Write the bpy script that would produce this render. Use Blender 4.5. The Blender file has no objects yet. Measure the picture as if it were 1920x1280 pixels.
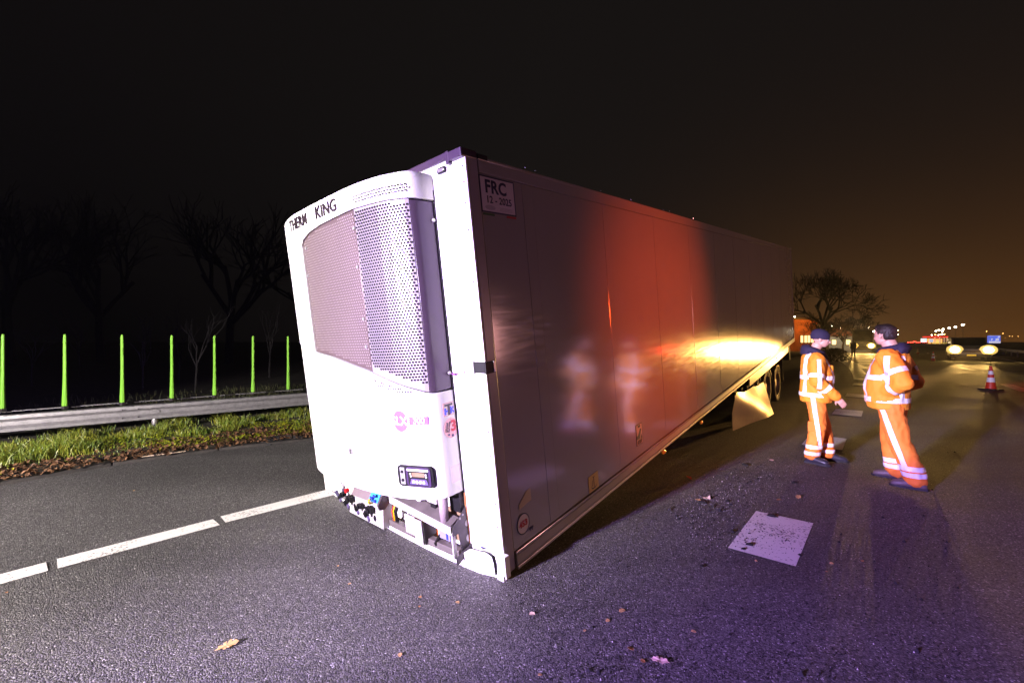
import bpy, bmesh, math, random
import numpy as np
from mathutils import Vector, Matrix, noise
R = math.radians
rnd = random.Random(7)
sc = bpy.context.scene
col = sc.collection

# ------------------------------------------------------------------ camera
cam_d = bpy.data.cameras.new('camera'); cam = bpy.data.objects.new('camera', cam_d); col.objects.link(cam)
cam_d.sensor_width = 36; cam_d.lens = 792/1920*36; cam_d.clip_end = 4000; cam_d.clip_start = 0.05
cam.location = (0, 0, 1.6); cam.rotation_euler = (R(90), 0, 0)
sc.camera = cam
sc.view_settings.view_transform = 'Standard'; sc.view_settings.look = 'None'
sc.view_settings.exposure = 0.0; sc.view_settings.gamma = 1.0
sc.cycles.use_denoising = True
try: sc.cycles.denoiser = 'OPENIMAGEDENOISE'
except Exception: pass
sc.cycles.max_bounces = 6; sc.cycles.diffuse_bounces = 3; sc.cycles.glossy_bounces = 4
sc.cycles.sample_clamp_indirect = 4.0; sc.cycles.blur_glossy = 0.3
sc.cycles.caustics_reflective = False; sc.cycles.caustics_refractive = False

# ------------------------------------------------------------------ night sky
world = bpy.data.worlds.new('World'); sc.world = world; world.use_nodes = True
nt = world.node_tree; nt.nodes.clear()
def N(t, typ, **kw):
    n = t.nodes.new(typ)
    for k, v in kw.items():
        if k.startswith('i_'):
            key = k[2:]; key = int(key) if key.isdigit() else key.replace('_', ' ')
            n.inputs[key].default_value = v
        else: setattr(n, k, v)
    return n
def math_(t, op, a, b=None, clamp=False):
    n = t.nodes.new('ShaderNodeMath'); n.operation = op; n.use_clamp = clamp
    for i, v in enumerate((a, b)):
        if v is None: continue
        if isinstance(v, (int, float)): n.inputs[i].default_value = v
        else: t.links.new(v, n.inputs[i])
    return n.outputs[0]
tc = N(nt, 'ShaderNodeTexCoord'); sep = N(nt, 'ShaderNodeSeparateXYZ'); nt.links.new(tc.outputs['Generated'], sep.inputs[0])
X, Y, Z = sep.outputs
az = math_(nt, 'ADD', math_(nt, 'MULTIPLY', X, .80), math_(nt, 'MULTIPLY', Y, .60))      # town glow lies down the road
azf = math_(nt, 'POWER', math_(nt, 'MAXIMUM', az, 0.0), 5.0)
el = math_(nt, 'MAXIMUM', Z, 0.0)
elf = math_(nt, 'POWER', 2.718, math_(nt, 'MULTIPLY', el, -6.8))
g = math_(nt, 'MULTIPLY', azf, elf)
cl = N(nt, 'ShaderNodeTexNoise', i_Scale=2.2, i_Detail=3.0); nt.links.new(tc.outputs['Generated'], cl.inputs['Vector'])
g = math_(nt, 'MULTIPLY', g, math_(nt, 'ADD', math_(nt, 'MULTIPLY', cl.outputs[0], .7), .65))
dk = math_(nt, 'SUBTRACT', 1.0, math_(nt, 'MULTIPLY', math_(nt, 'POWER', 2.718, math_(nt, 'MULTIPLY', el, -1.7)), math_(nt, 'MULTIPLY', math_(nt, 'SUBTRACT', .55, az), 1.35, True)))
rmp = N(nt, 'ShaderNodeMix', data_type='RGBA'); nt.links.new(g, rmp.inputs[0])
rmp.inputs[6].default_value = (.0075, .0062, .0057, 1); rmp.inputs[7].default_value = (.112, .044, .010, 1)
sky = N(nt, 'ShaderNodeTexSky', sky_type='NISHITA', sun_disc=False, sun_elevation=R(-8), sun_rotation=R(40))
mixs = N(nt, 'ShaderNodeMix', data_type='RGBA', blend_type='ADD'); mixs.inputs[0].default_value = 0.05
nt.links.new(rmp.outputs[2], mixs.inputs[6]); nt.links.new(sky.outputs[0], mixs.inputs[7])
bg = N(nt, 'ShaderNodeBackground', i_Strength=1.0); nt.links.new(math_(nt, 'MAXIMUM', dk, .14), bg.inputs[1]); out = N(nt, 'ShaderNodeOutputWorld')
nt.links.new(mixs.outputs[2], bg.inputs[0]); nt.links.new(bg.outputs[0], out.inputs[0])

# ------------------------------------------------------------------ lamps
def lamp(name, typ, loc, energy, color, target=None, size=.1, spot=None, blend=.5, size_y=None):
    d = bpy.data.lights.new(name, typ); o = bpy.data.objects.new(name, d); col.objects.link(o)
    d.energy = energy; d.color = color; o.location = loc
    if typ == 'AREA':
        d.size = size
        if size_y: d.shape = 'RECTANGLE'; d.size_y = size_y
    else: d.shadow_soft_size = size
    if spot: d.spot_size = R(spot); d.spot_blend = blend
    if target is not None:
        o.rotation_euler = (Vector(target) - Vector(loc)).to_track_quat('-Z', 'Y').to_euler()
    return o
KEY = (-6.2, -2.6, 2.1)
lamp('work_light', 'SPOT', KEY, 10000, (1.0, .91, .79), target=(-3.8, 4.9, .6), size=.07, spot=76, blend=.5)
lamp('beacon_light', 'SPOT', (-6.0, -2.7, 2.1), 11800, (.47, .27, 1.0), target=(5.4, 1.9, .3), size=.10, spot=80, blend=1.0)
lamp('beacon_glow', 'POINT', (-6.6, -2.2, 2.0), 1600, (.42, .30, 1.0), size=.10)
lamp('warning_light', 'SPOT', (6.2, 1.6, 2.0), 1300, (1.0, .085, .012), target=(1.75, 5.25, 1.9), size=.16, spot=44, blend=1.0)
rb_ = lamp('tail_light_bar', 'AREA', (21.0, 16.0, 1.32), 25, (1.0, .015, .01), target=(2.9, 6.3, 1.5), size=1.5, size_y=.09)
lamp('worker_fill_light', 'SPOT', (-6.1, -2.4, 2.0), 7500, (1.0, .93, .84), target=(4.2, 5.3, 1.25), size=.06, spot=11.5, blend=.35)  # unseen narrow spot added to brighten the two workers
lamp('side_fill_light', 'AREA', (15.5, 3.2, 2.0), 190, (1.0, .42, .40), target=(1.0, 4.2, 1.4), size=1.6)  # unseen soft fill added to lift the trailer side with mauve light

# ------------------------------------------------------------------ materials
MATS = {}
def mat(name, color, rough=.5, metal=0., spec=.5, var=0., vscale=3., bump=0., bscale=40., emit=None, es=0., coat=0., dirt=None, coords='Object'):
    if name in MATS: return MATS[name]
    m = bpy.data.materials.new(name); m.use_nodes = True; t = m.node_tree; p = t.nodes['Principled BSDF']
    c = (*color, 1) if len(color) == 3 else color
    p.inputs['Base Color'].default_value = c
    p.inputs['Roughness'].default_value = rough; p.inputs['Metallic'].default_value = metal
    p.inputs['Specular IOR Level'].default_value = spec
    if coat: p.inputs['Coat Weight'].default_value = coat; p.inputs['Coat Roughness'].default_value = .08
    if var or bump or dirt:
        tcn = N(t, 'ShaderNodeTexCoord')
    if var or dirt:
        nz = N(t, 'ShaderNodeTexNoise', i_Scale=vscale, i_Detail=6.0, i_Roughness=.65); t.links.new(tcn.outputs[coords], nz.inputs['Vector'])
        mr = N(t, 'ShaderNodeMapRange', i_1=.3, i_2=.7); t.links.new(nz.outputs[0], mr.inputs[0])
        mx = N(t, 'ShaderNodeMix', data_type='RGBA'); t.links.new(mr.outputs[0], mx.inputs[0])
        lo = dirt if dirt else tuple(v*(1-var) for v in color[:3]); hi = color[:3] if dirt else tuple(min(1, v*(1+var)) for v in color[:3])
        mx.inputs[6].default_value = (*lo, 1); mx.inputs[7].default_value = (*hi, 1)
        t.links.new(mx.outputs[2], p.inputs['Base Color'])
    if bump:
        nb = N(t, 'ShaderNodeTexNoise', i_Scale=bscale, i_Detail=4.0); t.links.new(tcn.outputs[coords], nb.inputs['Vector'])
        bp = N(t, 'ShaderNodeBump', i_Strength=bump, i_Distance=.01); t.links.new(nb.outputs[0], bp.inputs['Height'])
        t.links.new(bp.outputs[0], p.inputs['Normal'])
    if emit:
        p.inputs['Emission Color'].default_value = (*emit, 1); p.inputs['Emission Strength'].default_value = es
    MATS[name] = m; return m
framew = mat('frame_white', (.42, .40, .40), .4, var=.15, vscale=12, bump=.05, bscale=40)
white = mat('white_paint', (.78, .77, .76), .35, var=.04, vscale=4, bump=.02, bscale=25)
white2 = mat('white_cowl', (.80, .79, .79), .40, bump=.015, bscale=60, var=.03, vscale=7)
alu = mat('aluminium', (.55, .54, .53), .38, .7, var=.15, vscale=9, bump=.04, bscale=80)
steel = mat('galvanised_steel', (.27, .26, .265), .45, .55, var=.25, vscale=14, bump=.05, bscale=60)
darksteel = mat('dark_steel', (.06, .052, .055), .5, .5, var=.3, vscale=12)
black = mat('black_plastic', (.006, .0055, .007), .5, spec=.3, var=.2)
rubber = mat('black_rubber', (.016, .016, .017), .7, var=.4, vscale=20, bump=.3, bscale=90)
plum = mat('grey_plastic', (.060, .040, .062), .30, var=.08, vscale=5)
chassis = mat('chassis_paint', (.012, .012, .012), .7)
orangep = mat('orange_plastic', (.75, .16, .02), .4)
redp = mat('red_plastic', (.55, .01, .015), .35)
yellowp = mat('yellow_plastic', (.80, .48, .01), .4)
bluep = mat('blue_print', (.02, .03, .30), .4)
navy = mat('navy_print', (.012, .012, .07), .4)
blackp = mat('black_print', (.02, .012, .016), .45)
redpr = mat('red_print', (.42, .012, .03), .45)
greenpr = mat('green_print', (.02, .10, .03), .5)
glass = mat('lamp_glass', (.22, .20, .19), .12, spec=.8)
tanm = mat('tan_board', (.20, .13, .07), .6, var=.25, vscale=15)

def side_mat():
    m = bpy.data.materials.new('trailer_side_laminate'); m.use_nodes = True; t = m.node_tree; p = t.nodes['Principled BSDF']
    tcn = N(t, 'ShaderNodeTexCoord')
    nz = N(t, 'ShaderNodeTexNoise', i_Scale=.9, i_Detail=7.0, i_Roughness=.6); t.links.new(tcn.outputs['Object'], nz.inputs['Vector'])
    mx = N(t, 'ShaderNodeMix', data_type='RGBA'); t.links.new(nz.outputs[0], mx.inputs[0])
    mx.inputs[6].default_value = (.30, .285, .275, 1); mx.inputs[7].default_value = (.38, .36, .345, 1)
    # road grime gathers along the lower edge
    sp = N(t, 'ShaderNodeSeparateXYZ'); t.links.new(tcn.outputs['Object'], sp.inputs[0])
    t.links.new(mx.outputs[2], p.inputs['Base Color'])
    # faint washing scratches roughen the gloss
    mp = N(t, 'ShaderNodeMapping'); mp.inputs['Scale'].default_value = (3.0, 1, 38); mp.inputs['Rotation'].default_value = (0, .18, 0)
    t.links.new(tcn.outputs['Object'], mp.inputs[0])
    n2 = N(t, 'ShaderNodeTexNoise', i_Scale=1.0, i_Detail=5.0); t.links.new(mp.outputs[0], n2.inputs['Vector'])
    mr = N(t, 'ShaderNodeMapRange', i_1=.35, i_2=.8, i_3=.11, i_4=.18); t.links.new(n2.outputs[0], mr.inputs[0])
    t.links.new(mr.outputs[0], p.inputs['Roughness'])
    p.inputs['IOR'].default_value = 2.3
    n3 = N(t, 'ShaderNodeTexNoise', i_Scale=.9, i_Detail=1.0); t.links.new(tcn.outputs['Object'], n3.inputs['Vector'])
    bp = N(t, 'ShaderNodeBump', i_Strength=.06, i_Distance=.01); t.links.new(n3.outputs[0], bp.inputs['Height']); t.links.new(bp.outputs[0], p.inputs['Normal'])
    return m
sidem = side_mat()

def asphalt_mat():
    m = bpy.data.materials.new('asphalt'); m.use_nodes = True; t = m.node_tree; p = t.nodes['Principled BSDF']
    tcn = N(t, 'ShaderNodeTexCoord'); V = tcn.outputs['Object']
    vo = N(t, 'ShaderNodeTexVoronoi', i_Scale=125.0); t.links.new(V, vo.inputs['Vector'])
    nz = N(t, 'ShaderNodeTexNoise', i_Scale=320.0, i_Detail=2.0); t.links.new(V, nz.inputs['Vector'])
    big = N(t, 'ShaderNodeTexNoise', i_Scale=.45, i_Detail=5.0); t.links.new(V, big.inputs['Vector'])
    sepc = N(t, 'ShaderNodeSeparateColor'); t.links.new(vo.outputs['Color'], sepc.inputs[0])
    rp = N(t, 'ShaderNodeValToRGB'); t.links.new(sepc.outputs[0], rp.inputs[0])
    e = rp.color_ramp.elements; e[0].position = 0; e[0].color = (.028, .027, .026, 1); e[1].position = .84; e[1].color = (.125, .118, .112, 1)
    x = rp.color_ramp.elements.new(.97); x.color = (.20, .19, .18, 1); x = rp.color_ramp.elements.new(.997); x.color = (.36, .35, .34, 1)
    mul = N(t, 'ShaderNodeMix', data_type='RGBA', blend_type='MULTIPLY'); mul.inputs[0].default_value = 1
    mr = N(t, 'ShaderNodeMapRange', i_1=.3, i_2=.7, i_3=.75, i_4=1.2); t.links.new(big.outputs[0], mr.inputs[0])
    t.links.new(rp.outputs[0], mul.inputs[6]); t.links.new(mr.outputs[0], mul.inputs[7]); t.links.new(mul.outputs[2], p.inputs['Base Color'])
    mr2 = N(t, 'ShaderNodeMapRange', i_1=.3, i_2=.7, i_3=.62, i_4=.80); t.links.new(big.outputs[0], mr2.inputs[0]); t.links.new(mr2.outputs[0], p.inputs['Roughness'])
    h = math_(t, 'ADD', math_(t, 'MULTIPLY', vo.outputs['Distance'], -1.6), math_(t, 'MULTIPLY', nz.outputs[0], .5))
    h = math_(t, 'ADD', h, math_(t, 'MULTIPLY', sepc.outputs[1], .55))
    bp = N(t, 'ShaderNodeBump', i_Strength=1.0, i_Distance=.0055); t.links.new(h, bp.inputs['Height']); t.links.new(bp.outputs[0], p.inputs['Normal'])
    p.inputs['Specular IOR Level'].default_value = .38
    # worn wheel tracks along the road
    mp = N(t, 'ShaderNodeMapping'); mp.inputs['Rotation'].default_value = (0, 0, R(-48.6)); mp.inputs['Scale'].default_value = (.05, 1.1, 1); t.links.new(V, mp.inputs[0])
    n4 = N(t, 'ShaderNodeTexNoise', i_Scale=1.0, i_Detail=4.0, i_Roughness=.6); t.links.new(mp.outputs[0], n4.inputs['Vector'])
    mr4 = N(t, 'ShaderNodeMapRange', i_1=.35, i_2=.65, i_3=.80, i_4=1.18); t.links.new(n4.outputs[0], mr4.inputs[0])
    m4 = N(t, 'ShaderNodeMix', data_type='RGBA', blend_type='MULTIPLY'); m4.inputs[0].default_value = 1
    t.links.new(mul.outputs[2], m4.inputs[6]); t.links.new(mr4.outputs[0], m4.inputs[7]); t.links.new(m4.outputs[2], p.inputs['Base Color'])
    return m
asphalt = asphalt_mat()
def paint_mat(name, c):
    m = bpy.data.materials.new(name); m.use_nodes = True; t = m.node_tree; p = t.nodes['Principled BSDF']
    tcn = N(t, 'ShaderNodeTexCoord')
    n = N(t, 'ShaderNodeTexNoise', i_Scale=55.0, i_Detail=4.0); t.links.new(tcn.outputs['Object'], n.inputs['Vector'])
    n2 = N(t, 'ShaderNodeTexNoise', i_Scale=3.0, i_Detail=4.0); t.links.new(tcn.outputs['Object'], n2.inputs['Vector'])
    s = math_(t, 'ADD', n.outputs[0], math_(t, 'MULTIPLY', n2.outputs[0], .6))
    rp = N(t, 'ShaderNodeValToRGB'); t.links.new(s, rp.inputs[0]); e = rp.color_ramp.elements
    e[0].position = .60; e[0].color = (.13, .12, .11, 1); e[1].position = .73; e[1].color = (*c, 1)
    t.links.new(rp.outputs[0], p.inputs['Base Color']); p.inputs['Roughness'].default_value = .55
    bp = N(t, 'ShaderNodeBump', i_Strength=.5, i_Distance=.004); t.links.new(n.outputs[0], bp.inputs['Height']); t.links.new(bp.outputs[0], p.inputs['Normal'])
    return m
roadpaint = paint_mat('road_paint', (.72, .70, .66))

# ------------------------------------------------------------------ builders
def tag(o, label=None, cat=None, group=None, kind=None):
    if label: o['label'] = label
    if cat: o['category'] = cat
    if group: o['group'] = group
    if kind: o['kind'] = kind
    return o
def empty(name, M=None, **kw):
    o = bpy.data.objects.new(name, None); col.objects.link(o); o.empty_display_size = .2
    if M is not None: o.matrix_world = M
    return tag(o, **kw)
def copy_tree(o, parent=None):
    c = o.copy(); col.objects.link(c); c.parent = parent
    for ch in list(o.children): copy_tree(ch, c)
    return c
class MB:
    def __init__(s): s.bm = bmesh.new()
    def box(s, a, b, M=None):
        a, b = Vector(a), Vector(b); v = []
        for x in (0, 1):
            for y in (0, 1):
                for z in (0, 1):
                    c = Vector((b.x if x else a.x, b.y if y else a.y, b.z if z else a.z))
                    v.append(s.bm.verts.new(M @ c if M else c))
        for f in ((0,1,3,2),(4,6,7,5),(0,4,5,1),(2,3,7,6),(0,2,6,4),(1,5,7,3)): s.bm.faces.new([v[i] for i in f])
        return s
    def rings(s, rings, close=True, caps=True):
        rv = [[s.bm.verts.new(p) for p in r] for r in rings]; n = len(rings[0])
        for i in range(len(rv)-1):
            for j in range(n if close else n-1):
                k = (j+1) % n; s.bm.faces.new((rv[i][j], rv[i][k], rv[i+1][k], rv[i+1][j]))
        if caps and close: s.bm.faces.new(list(reversed(rv[0]))); s.bm.faces.new(rv[-1])
        return s
    def tube(s, pts, rad, n=8, caps=True):
        pts = [Vector(p) for p in pts]
        if isinstance(rad, (int, float)): rad = [rad]*len(pts)
        rings = []; up = None
        for i, p in enumerate(pts):
            d = (pts[min(i+1, len(pts)-1)] - pts[max(i-1, 0)]).normalized()
            if up is None: up = d.orthogonal().normalized()
            up = (up - d*up.dot(d)).normalized(); w = d.cross(up); r = rad[i]
            rings.append([p + (up*math.cos(2*math.pi*k/n) + w*math.sin(2*math.pi*k/n))*r for k in range(n)])
        return s.rings(rings, caps=caps)
    def ell(s, sts, n=16):                      # sts: (center, axisA, axisB) ellipse sections
        rings = []
        for c, a, b in sts:
            c, a, b = Vector(c), Vector(a), Vector(b)
            rings.append([c + a*math.cos(2*math.pi*k/n) + b*math.sin(2*math.pi*k/n) for k in range(n)])
        return s.rings(rings)
    def sphere(s, c, r, u=16, v=10, M=None):
        m = Matrix.Translation(Vector(c)) @ (M or Matrix()) @ Matrix.Diagonal((*r, 1) if not isinstance(r, (int, float)) else (r, r, r, 1))
        bmesh.ops.create_uvsphere(s.bm, u_segments=u, v_segments=v, radius=1, matrix=m); return s
    def prism(s, outline, M=None, h=.01):      # outline in xy, extruded along z
        a = [s.bm.verts.new((M or Matrix()) @ Vector((x, y, 0))) for x, y in outline]
        b = [s.bm.verts.new((M or Matrix()) @ Vector((x, y, h))) for x, y in outline]
        n = len(a); s.bm.faces.new(list(reversed(a))); s.bm.faces.new(b)
        for i in range(n): s.bm.faces.new((a[i], a[(i+1) % n], b[(i+1) % n], b[i]))
        return s
    def quad(s, *p): s.bm.faces.new([s.bm.verts.new(Vector(q)) for q in p]); return s
    def build(s, name, m, parent=None, smooth=False, bevel=0, M=None, **kw):
        me = bpy.data.meshes.new(name); bmesh.ops.recalc_face_normals(s.bm, faces=s.bm.faces); s.bm.to_mesh(me); s.bm.free()
        o = bpy.data.objects.new(name, me); col.objects.link(o)
        if m: me.materials.append(m)
        if smooth:
            for p in me.polygons: p.use_smooth = True
        if parent: o.parent = parent
        if M is not None: o.matrix_basis = M
        if bevel:
            b = o.modifiers.new('bevel', 'BEVEL'); b.width = bevel; b.segments = 2; b.limit_method = 'ANGLE'; b.angle_limit = R(40)
        return tag(o, **kw)
def raw(name, verts, faces, m, parent=None, smooth=False, **kw):
    me = bpy.data.meshes.new(name); me.from_pydata([tuple(v) for v in verts], [], faces); me.update()
    o = bpy.data.objects.new(name, me); col.objects.link(o)
    for mm in (m if isinstance(m, list) else [m]): me.materials.append(mm)
    if smooth:
        for p in me.polygons: p.use_smooth = True
    if parent: o.parent = parent
    return tag(o, **kw)
def evaluated(o):
    dg = bpy.context.evaluated_depsgraph_get(); dg.update()
    return bpy.data.meshes.new_from_object(o.evaluated_get(dg))
def sculpt(mb, voxel, name, m, parent, smooth_it=6, fold=0., fscale=9., seed=0., stretch=(1, 1, 1), **kw):
    o = mb.build('tmp', None)
    r = o.modifiers.new('r', 'REMESH'); r.mode = 'VOXEL'; r.voxel_size = voxel; r.use_smooth_shade = True
    if smooth_it: s_ = o.modifiers.new('s', 'SMOOTH'); s_.iterations = smooth_it; s_.factor = .5
    me = evaluated(o); old = o.data; bpy.data.objects.remove(o); bpy.data.meshes.remove(old)
    if fold:
        nv = len(me.vertices); no = [v.normal.copy() for v in me.vertices]
        for i, v in enumerate(me.vertices):
            q = Vector((v.co.x*fscale*stretch[0]+seed, v.co.y*fscale*stretch[1], v.co.z*fscale*stretch[2]+seed))
            n1 = noise.noise(q); n2 = 1-abs(noise.noise(q*1.9+Vector((5, 3, 1))))*2
            v.co += no[i]*fold*(n1*.8+n2*.6-.3)
    me.name = name; o = bpy.data.objects.new(name, me); col.objects.link(o); me.materials.clear(); me.materials.append(m)
    for p in me.polygons: p.use_smooth = True
    if parent: o.parent = parent
    return tag(o, **kw)
def text_mesh(name, txt, size, m, M, parent=None, bold=0., ext=.001, sx=1., align='CENTER', bend=None, **kw):
    cu = bpy.data.curves.new(name, 'FONT'); cu.body = txt; cu.size = size; cu.align_x = align; cu.align_y = 'CENTER'; cu.offset = bold; cu.extrude = ext; cu.resolution_u = 3; cu.space_character = 1.0+bold*14
    to = bpy.data.objects.new('tmp', cu); col.objects.link(to)
    me = evaluated(to); bpy.data.objects.remove(to); bpy.data.curves.remove(cu)
    for v in me.vertices:
        c = v.co.copy(); c.x *= sx
        v.co = bend(c) if bend else M @ c
    me.name = name; o = bpy.data.objects.new(name, me); col.objects.link(o); me.materials.clear(); me.materials.append(m)
    if parent: o.parent = parent
    return tag(o, **kw)

# ================================================================== GROUND AND ROAD
RD = Vector((math.cos(R(48.6)), math.sin(R(48.6)), 0)); RN = Vector((-RD.y, RD.x, 0))     # road direction / left normal
soil = mat('dark_soil', (.022, .020, .012), .9, var=.6, vscale=.8, bump=.6, bscale=30)
raw('ground', [(-1500, -1500, -.06), (1500, -1500, -.06), (1500, 1500, -.06), (-1500, 1500, -.06)], [(0, 1, 2, 3)], soil, kind='structure')
# road sheet: its left edge is the kerb line, ending at the horizon
K = [Vector(p) for p in ((-9.5, -2.0, 0), (-7.3, 2.0, 0), (-6.25, 3.6, 0), (-5.75, 4.6, 0), (-5.15, 5.45, 0), (-4.30, 6.2, 0), (-3.15, 6.9, 0), (0.5, 9.9, 0), (5.5, 15.0, 0), (14, 26, 0), (30, 44.5, 0), (60, 79, 0), (200, 238, 0), (330, 385, 0))]
rv = [(k.x, k.y, 0) for k in K]; right = [(60, -20, 0), (420, 330, 0)]
raw('road', [(-12, -8, 0)] + rv + [right[1], right[0], (20, -30, 0)], [tuple(range(len(rv)+4))], asphalt, kind='structure')
road = bpy.data.objects['road']
def patch(name, pts, z=.004, m=roadpaint):
    return raw(name, [(p[0], p[1], z) for p in pts], [tuple(range(len(pts)))], m, road)
patch('edge_line', [(-3.42, 2.60), (-3.24, 2.52), (-2.8+-.315, 2.955+.06), (-3.36, 3.115-.02)][0:0] or [(-4.6, 1.66), (-4.42, 1.55), (-3.235, 2.945), (-3.375, 3.06)])
patch('edge_line', [(-3.345, 3.105), (-3.20, 2.975), (-2.545, 3.68), (-2.69, 3.80)])
patch('edge_line', [(-2.665, 3.86), (-2.53, 3.73), (-1.86, 4.40), (-1.995, 4.56)])
patch('edge_line', [(-1.95, 4.62), (-1.81, 4.48), (2.5, 9.1), (2.36, 9.23)])
def blk(c, L, Wd, ang=48.6, z=.004):
    d = Vector((math.cos(R(ang)), math.sin(R(ang)), 0)); n = Vector((-d.y, d.x, 0)); c = Vector((*c, 0))
    return patch('block_mark', [c-d*L/2-n*Wd/2, c+d*L/2-n*Wd/2, c+d*L/2+n*Wd/2, c-d*L/2+n*Wd/2], z)
patch('block_mark', [(2.304, 3.985), (2.651, 3.716), (2.017, 3.003), (1.674, 3.274)])
for c in ((5.0, 6.75), (7.57, 9.52), (10.2, 12.5), (13.0, 15.7)): blk(c, .98, .5)
for i in range(3): blk((15.7+i*1.1, 18.9+i*1.5), .9, .42, 54)
# exit line curving away to the left, and the gore line
def ribbon(name, pts, w, gaps=False):
    pts = [Vector((*p, 0)) for p in pts]; vs = []; fs = []
    fine = []
    for a, b in zip(pts, pts[1:]):
        k = max(1, int((b-a).length/2.5))
        for i in range(k): fine.append(a.lerp(b, i/k))
    fine.append(pts[-1])
    for i, p in enumerate(fine):
        d = (fine[min(i+1, len(fine)-1)]-fine[max(i-1, 0)]).normalized(); n = Vector((-d.y, d.x, 0))*w/2
        vs += [(p+n)[:2]+(.004,), (p-n)[:2]+(.004,)]
        if i: fs.append((2*i-2, 2*i-1, 2*i+1, 2*i))
    return raw(name, vs, fs, roadpaint, road)
ribbon('exit_line', [(14.6, 17.6), (16.8, 20.4), (20.2, 24.85), (26.3, 33.3), (30.9, 40.9), (36, 47.3)], .55)
ribbon('gore_line', [(20.8, 24.85), (28.8, 36.2), (36.0, 47.0)], .35)
for k in range(4):
    a = Vector((22.2+k*3.1, 26.5+k*4.2)); ribbon('gore_stripe', [(a.x-.2, a.y+.1), (a.x+2.5, a.y-.3)], .5)
for a, b, w in (((18.45, 15.75), (16.3, 13.35), .34), ((27.5, 25.9), (25.7, 23.5), .26), ((36.3, 35.6), (34.5, 33.4), .26), ((46.5, 46.6), (44.6, 44.5), .26), ((57, 57.9), (55, 55.8), .26), ((14.0, 10.8), (12.2, 8.8), .3)):
    ribbon('lane_dash', [a, b], w)
ribbon('side_line', [(20, 12.5), (37.5, 30.9), (47, 40.9), (60, 54.5), (130, 130), (300, 318)], .24)
ribbon('far_line', [(76, 88), (120, 135), (300, 335)], .5)

# kerb stones along the verge
concrete = mat('kerb_concrete', (.024, .020, .017), .8, var=.5, vscale=9, bump=.5, bscale=60)
kerb = None
acc = []
for a, b in zip(K[:10], K[1:10]):
    L = (b-a).length; k = max(1, round(L/.9))
    for i in range(k): acc.append((a.lerp(b, i/k), a.lerp(b, (i+1)/k)))
kroot = empty('kerb', kind='structure')
for i, (a, b) in enumerate(acc[:60]):
    d = (b-a).normalized(); L = (b-a).length-.012; n = Vector((-d.y, d.x, 0))
    M = Matrix((( d.x, n.x, 0, a.x), (d.y, n.y, 0, a.y), (0, 0, 1, -.03), (0, 0, 0, 1))) @ Matrix.Rotation(rnd.uniform(-.012, .012), 4, 'Y')
    m = MB(); m.box((0, -.005, -.03), (L, .13+rnd.uniform(-.01, .01), .070+rnd.uniform(-.012, .012))); m.build('kerb_stone', concrete, kroot, bevel=.012, M=M)

# verge soil sheet between kerb and beyond the barrier
def off(p, i, dist):
    d = (K[min(i+1, len(K)-1)]-K[max(i-1, 0)]).normalized(); return Vector((p.x-d.y*dist, p.y+d.x*dist, 0))
vs = []; fs = []
for i, k in enumerate(K[:12]):
    for dist, z in ((.12, .03), (.8, .07), (1.6, .07), (2.9, .02), (6, -.02), (30, -.03)):
        q = off(k, i, dist); vs.append((q.x, q.y, z))
for i in range(11):
    for j in range(5): fs.append((i*6+j, i*6+6+j, i*6+7+j, i*6+1+j))
raw('verge', vs, fs, mat('verge_soil', (.030, .024, .013), .9, var=.7, vscale=4, bump=.8, bscale=50), kind='structure')

# ---------------------------------------------------------------- grass, ground cover, fallen leaves on the verge
nprng = np.random.default_rng(5)
def leafmat(name, c1, c2, rough=.5, trans=0):
    m = bpy.data.materials.new(name); m.use_nodes = True; t = m.node_tree; p = t.nodes['Principled BSDF']
    tcn = N(t, 'ShaderNodeTexCoord'); n = N(t, 'ShaderNodeTexWhiteNoise', noise_dimensions='3D')
    geo = N(t, 'ShaderNodeNewGeometry'); rp = N(t, 'ShaderNodeMix', data_type='RGBA')
    n2 = N(t, 'ShaderNodeTexNoise', i_Scale=2.2, i_Detail=2.0); t.links.new(tcn.outputs['Object'], n2.inputs['Vector'])
    s = math_(t, 'ADD', math_(t, 'MULTIPLY', geo.outputs['Random Per Island'], .6), math_(t, 'MULTIPLY', math_(t, 'SUBTRACT', n2.outputs[0], .3), 1.0), clamp=True)
    t.links.new(s, rp.inputs[0]); rp.inputs[6].default_value = (*c1, 1); rp.inputs[7].default_value = (*c2, 1)
    t.links.new(rp.outputs[2], p.inputs['Base Color']); p.inputs['Roughness'].default_value = rough
    return m
def path_point(s):             # s metres along the kerb from K[1]
    for a, b, i in ((K[j], K[j+1], j) for j in range(1, 11)):
        L = (b-a).length
        if s < L: d = (b-a)/L; return a+d*s, Vector((-d.y, d.x, 0))
        s -= L
    return b, Vector((-d.y, d.x, 0))
def verge_point(s, dd):
    for j in range(1, 11):
        L = (K[j+1]-K[j]).length
        if s < L: return off(K[j], j, dd).lerp(off(K[j+1], j+1, dd), s/L)
        s -= L
    return off(K[11], 11, dd)
def verge_pos(n, s0, s1, d0, d1, clump=None, thr=.0):
    outp = []
    while len(outp) < n:
        s = nprng.uniform(s0, s1); dd = nprng.uniform(d0, d1); q = verge_point(s, dd)
        if clump and noise.noise(Vector((q.x*clump, q.y*clump, 3.3))) < thr + nprng.uniform(-.15, .15): continue
        outp.append((q.x, q.y, .05 if dd < 2 else .02, s, dd))
    return outp
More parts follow.
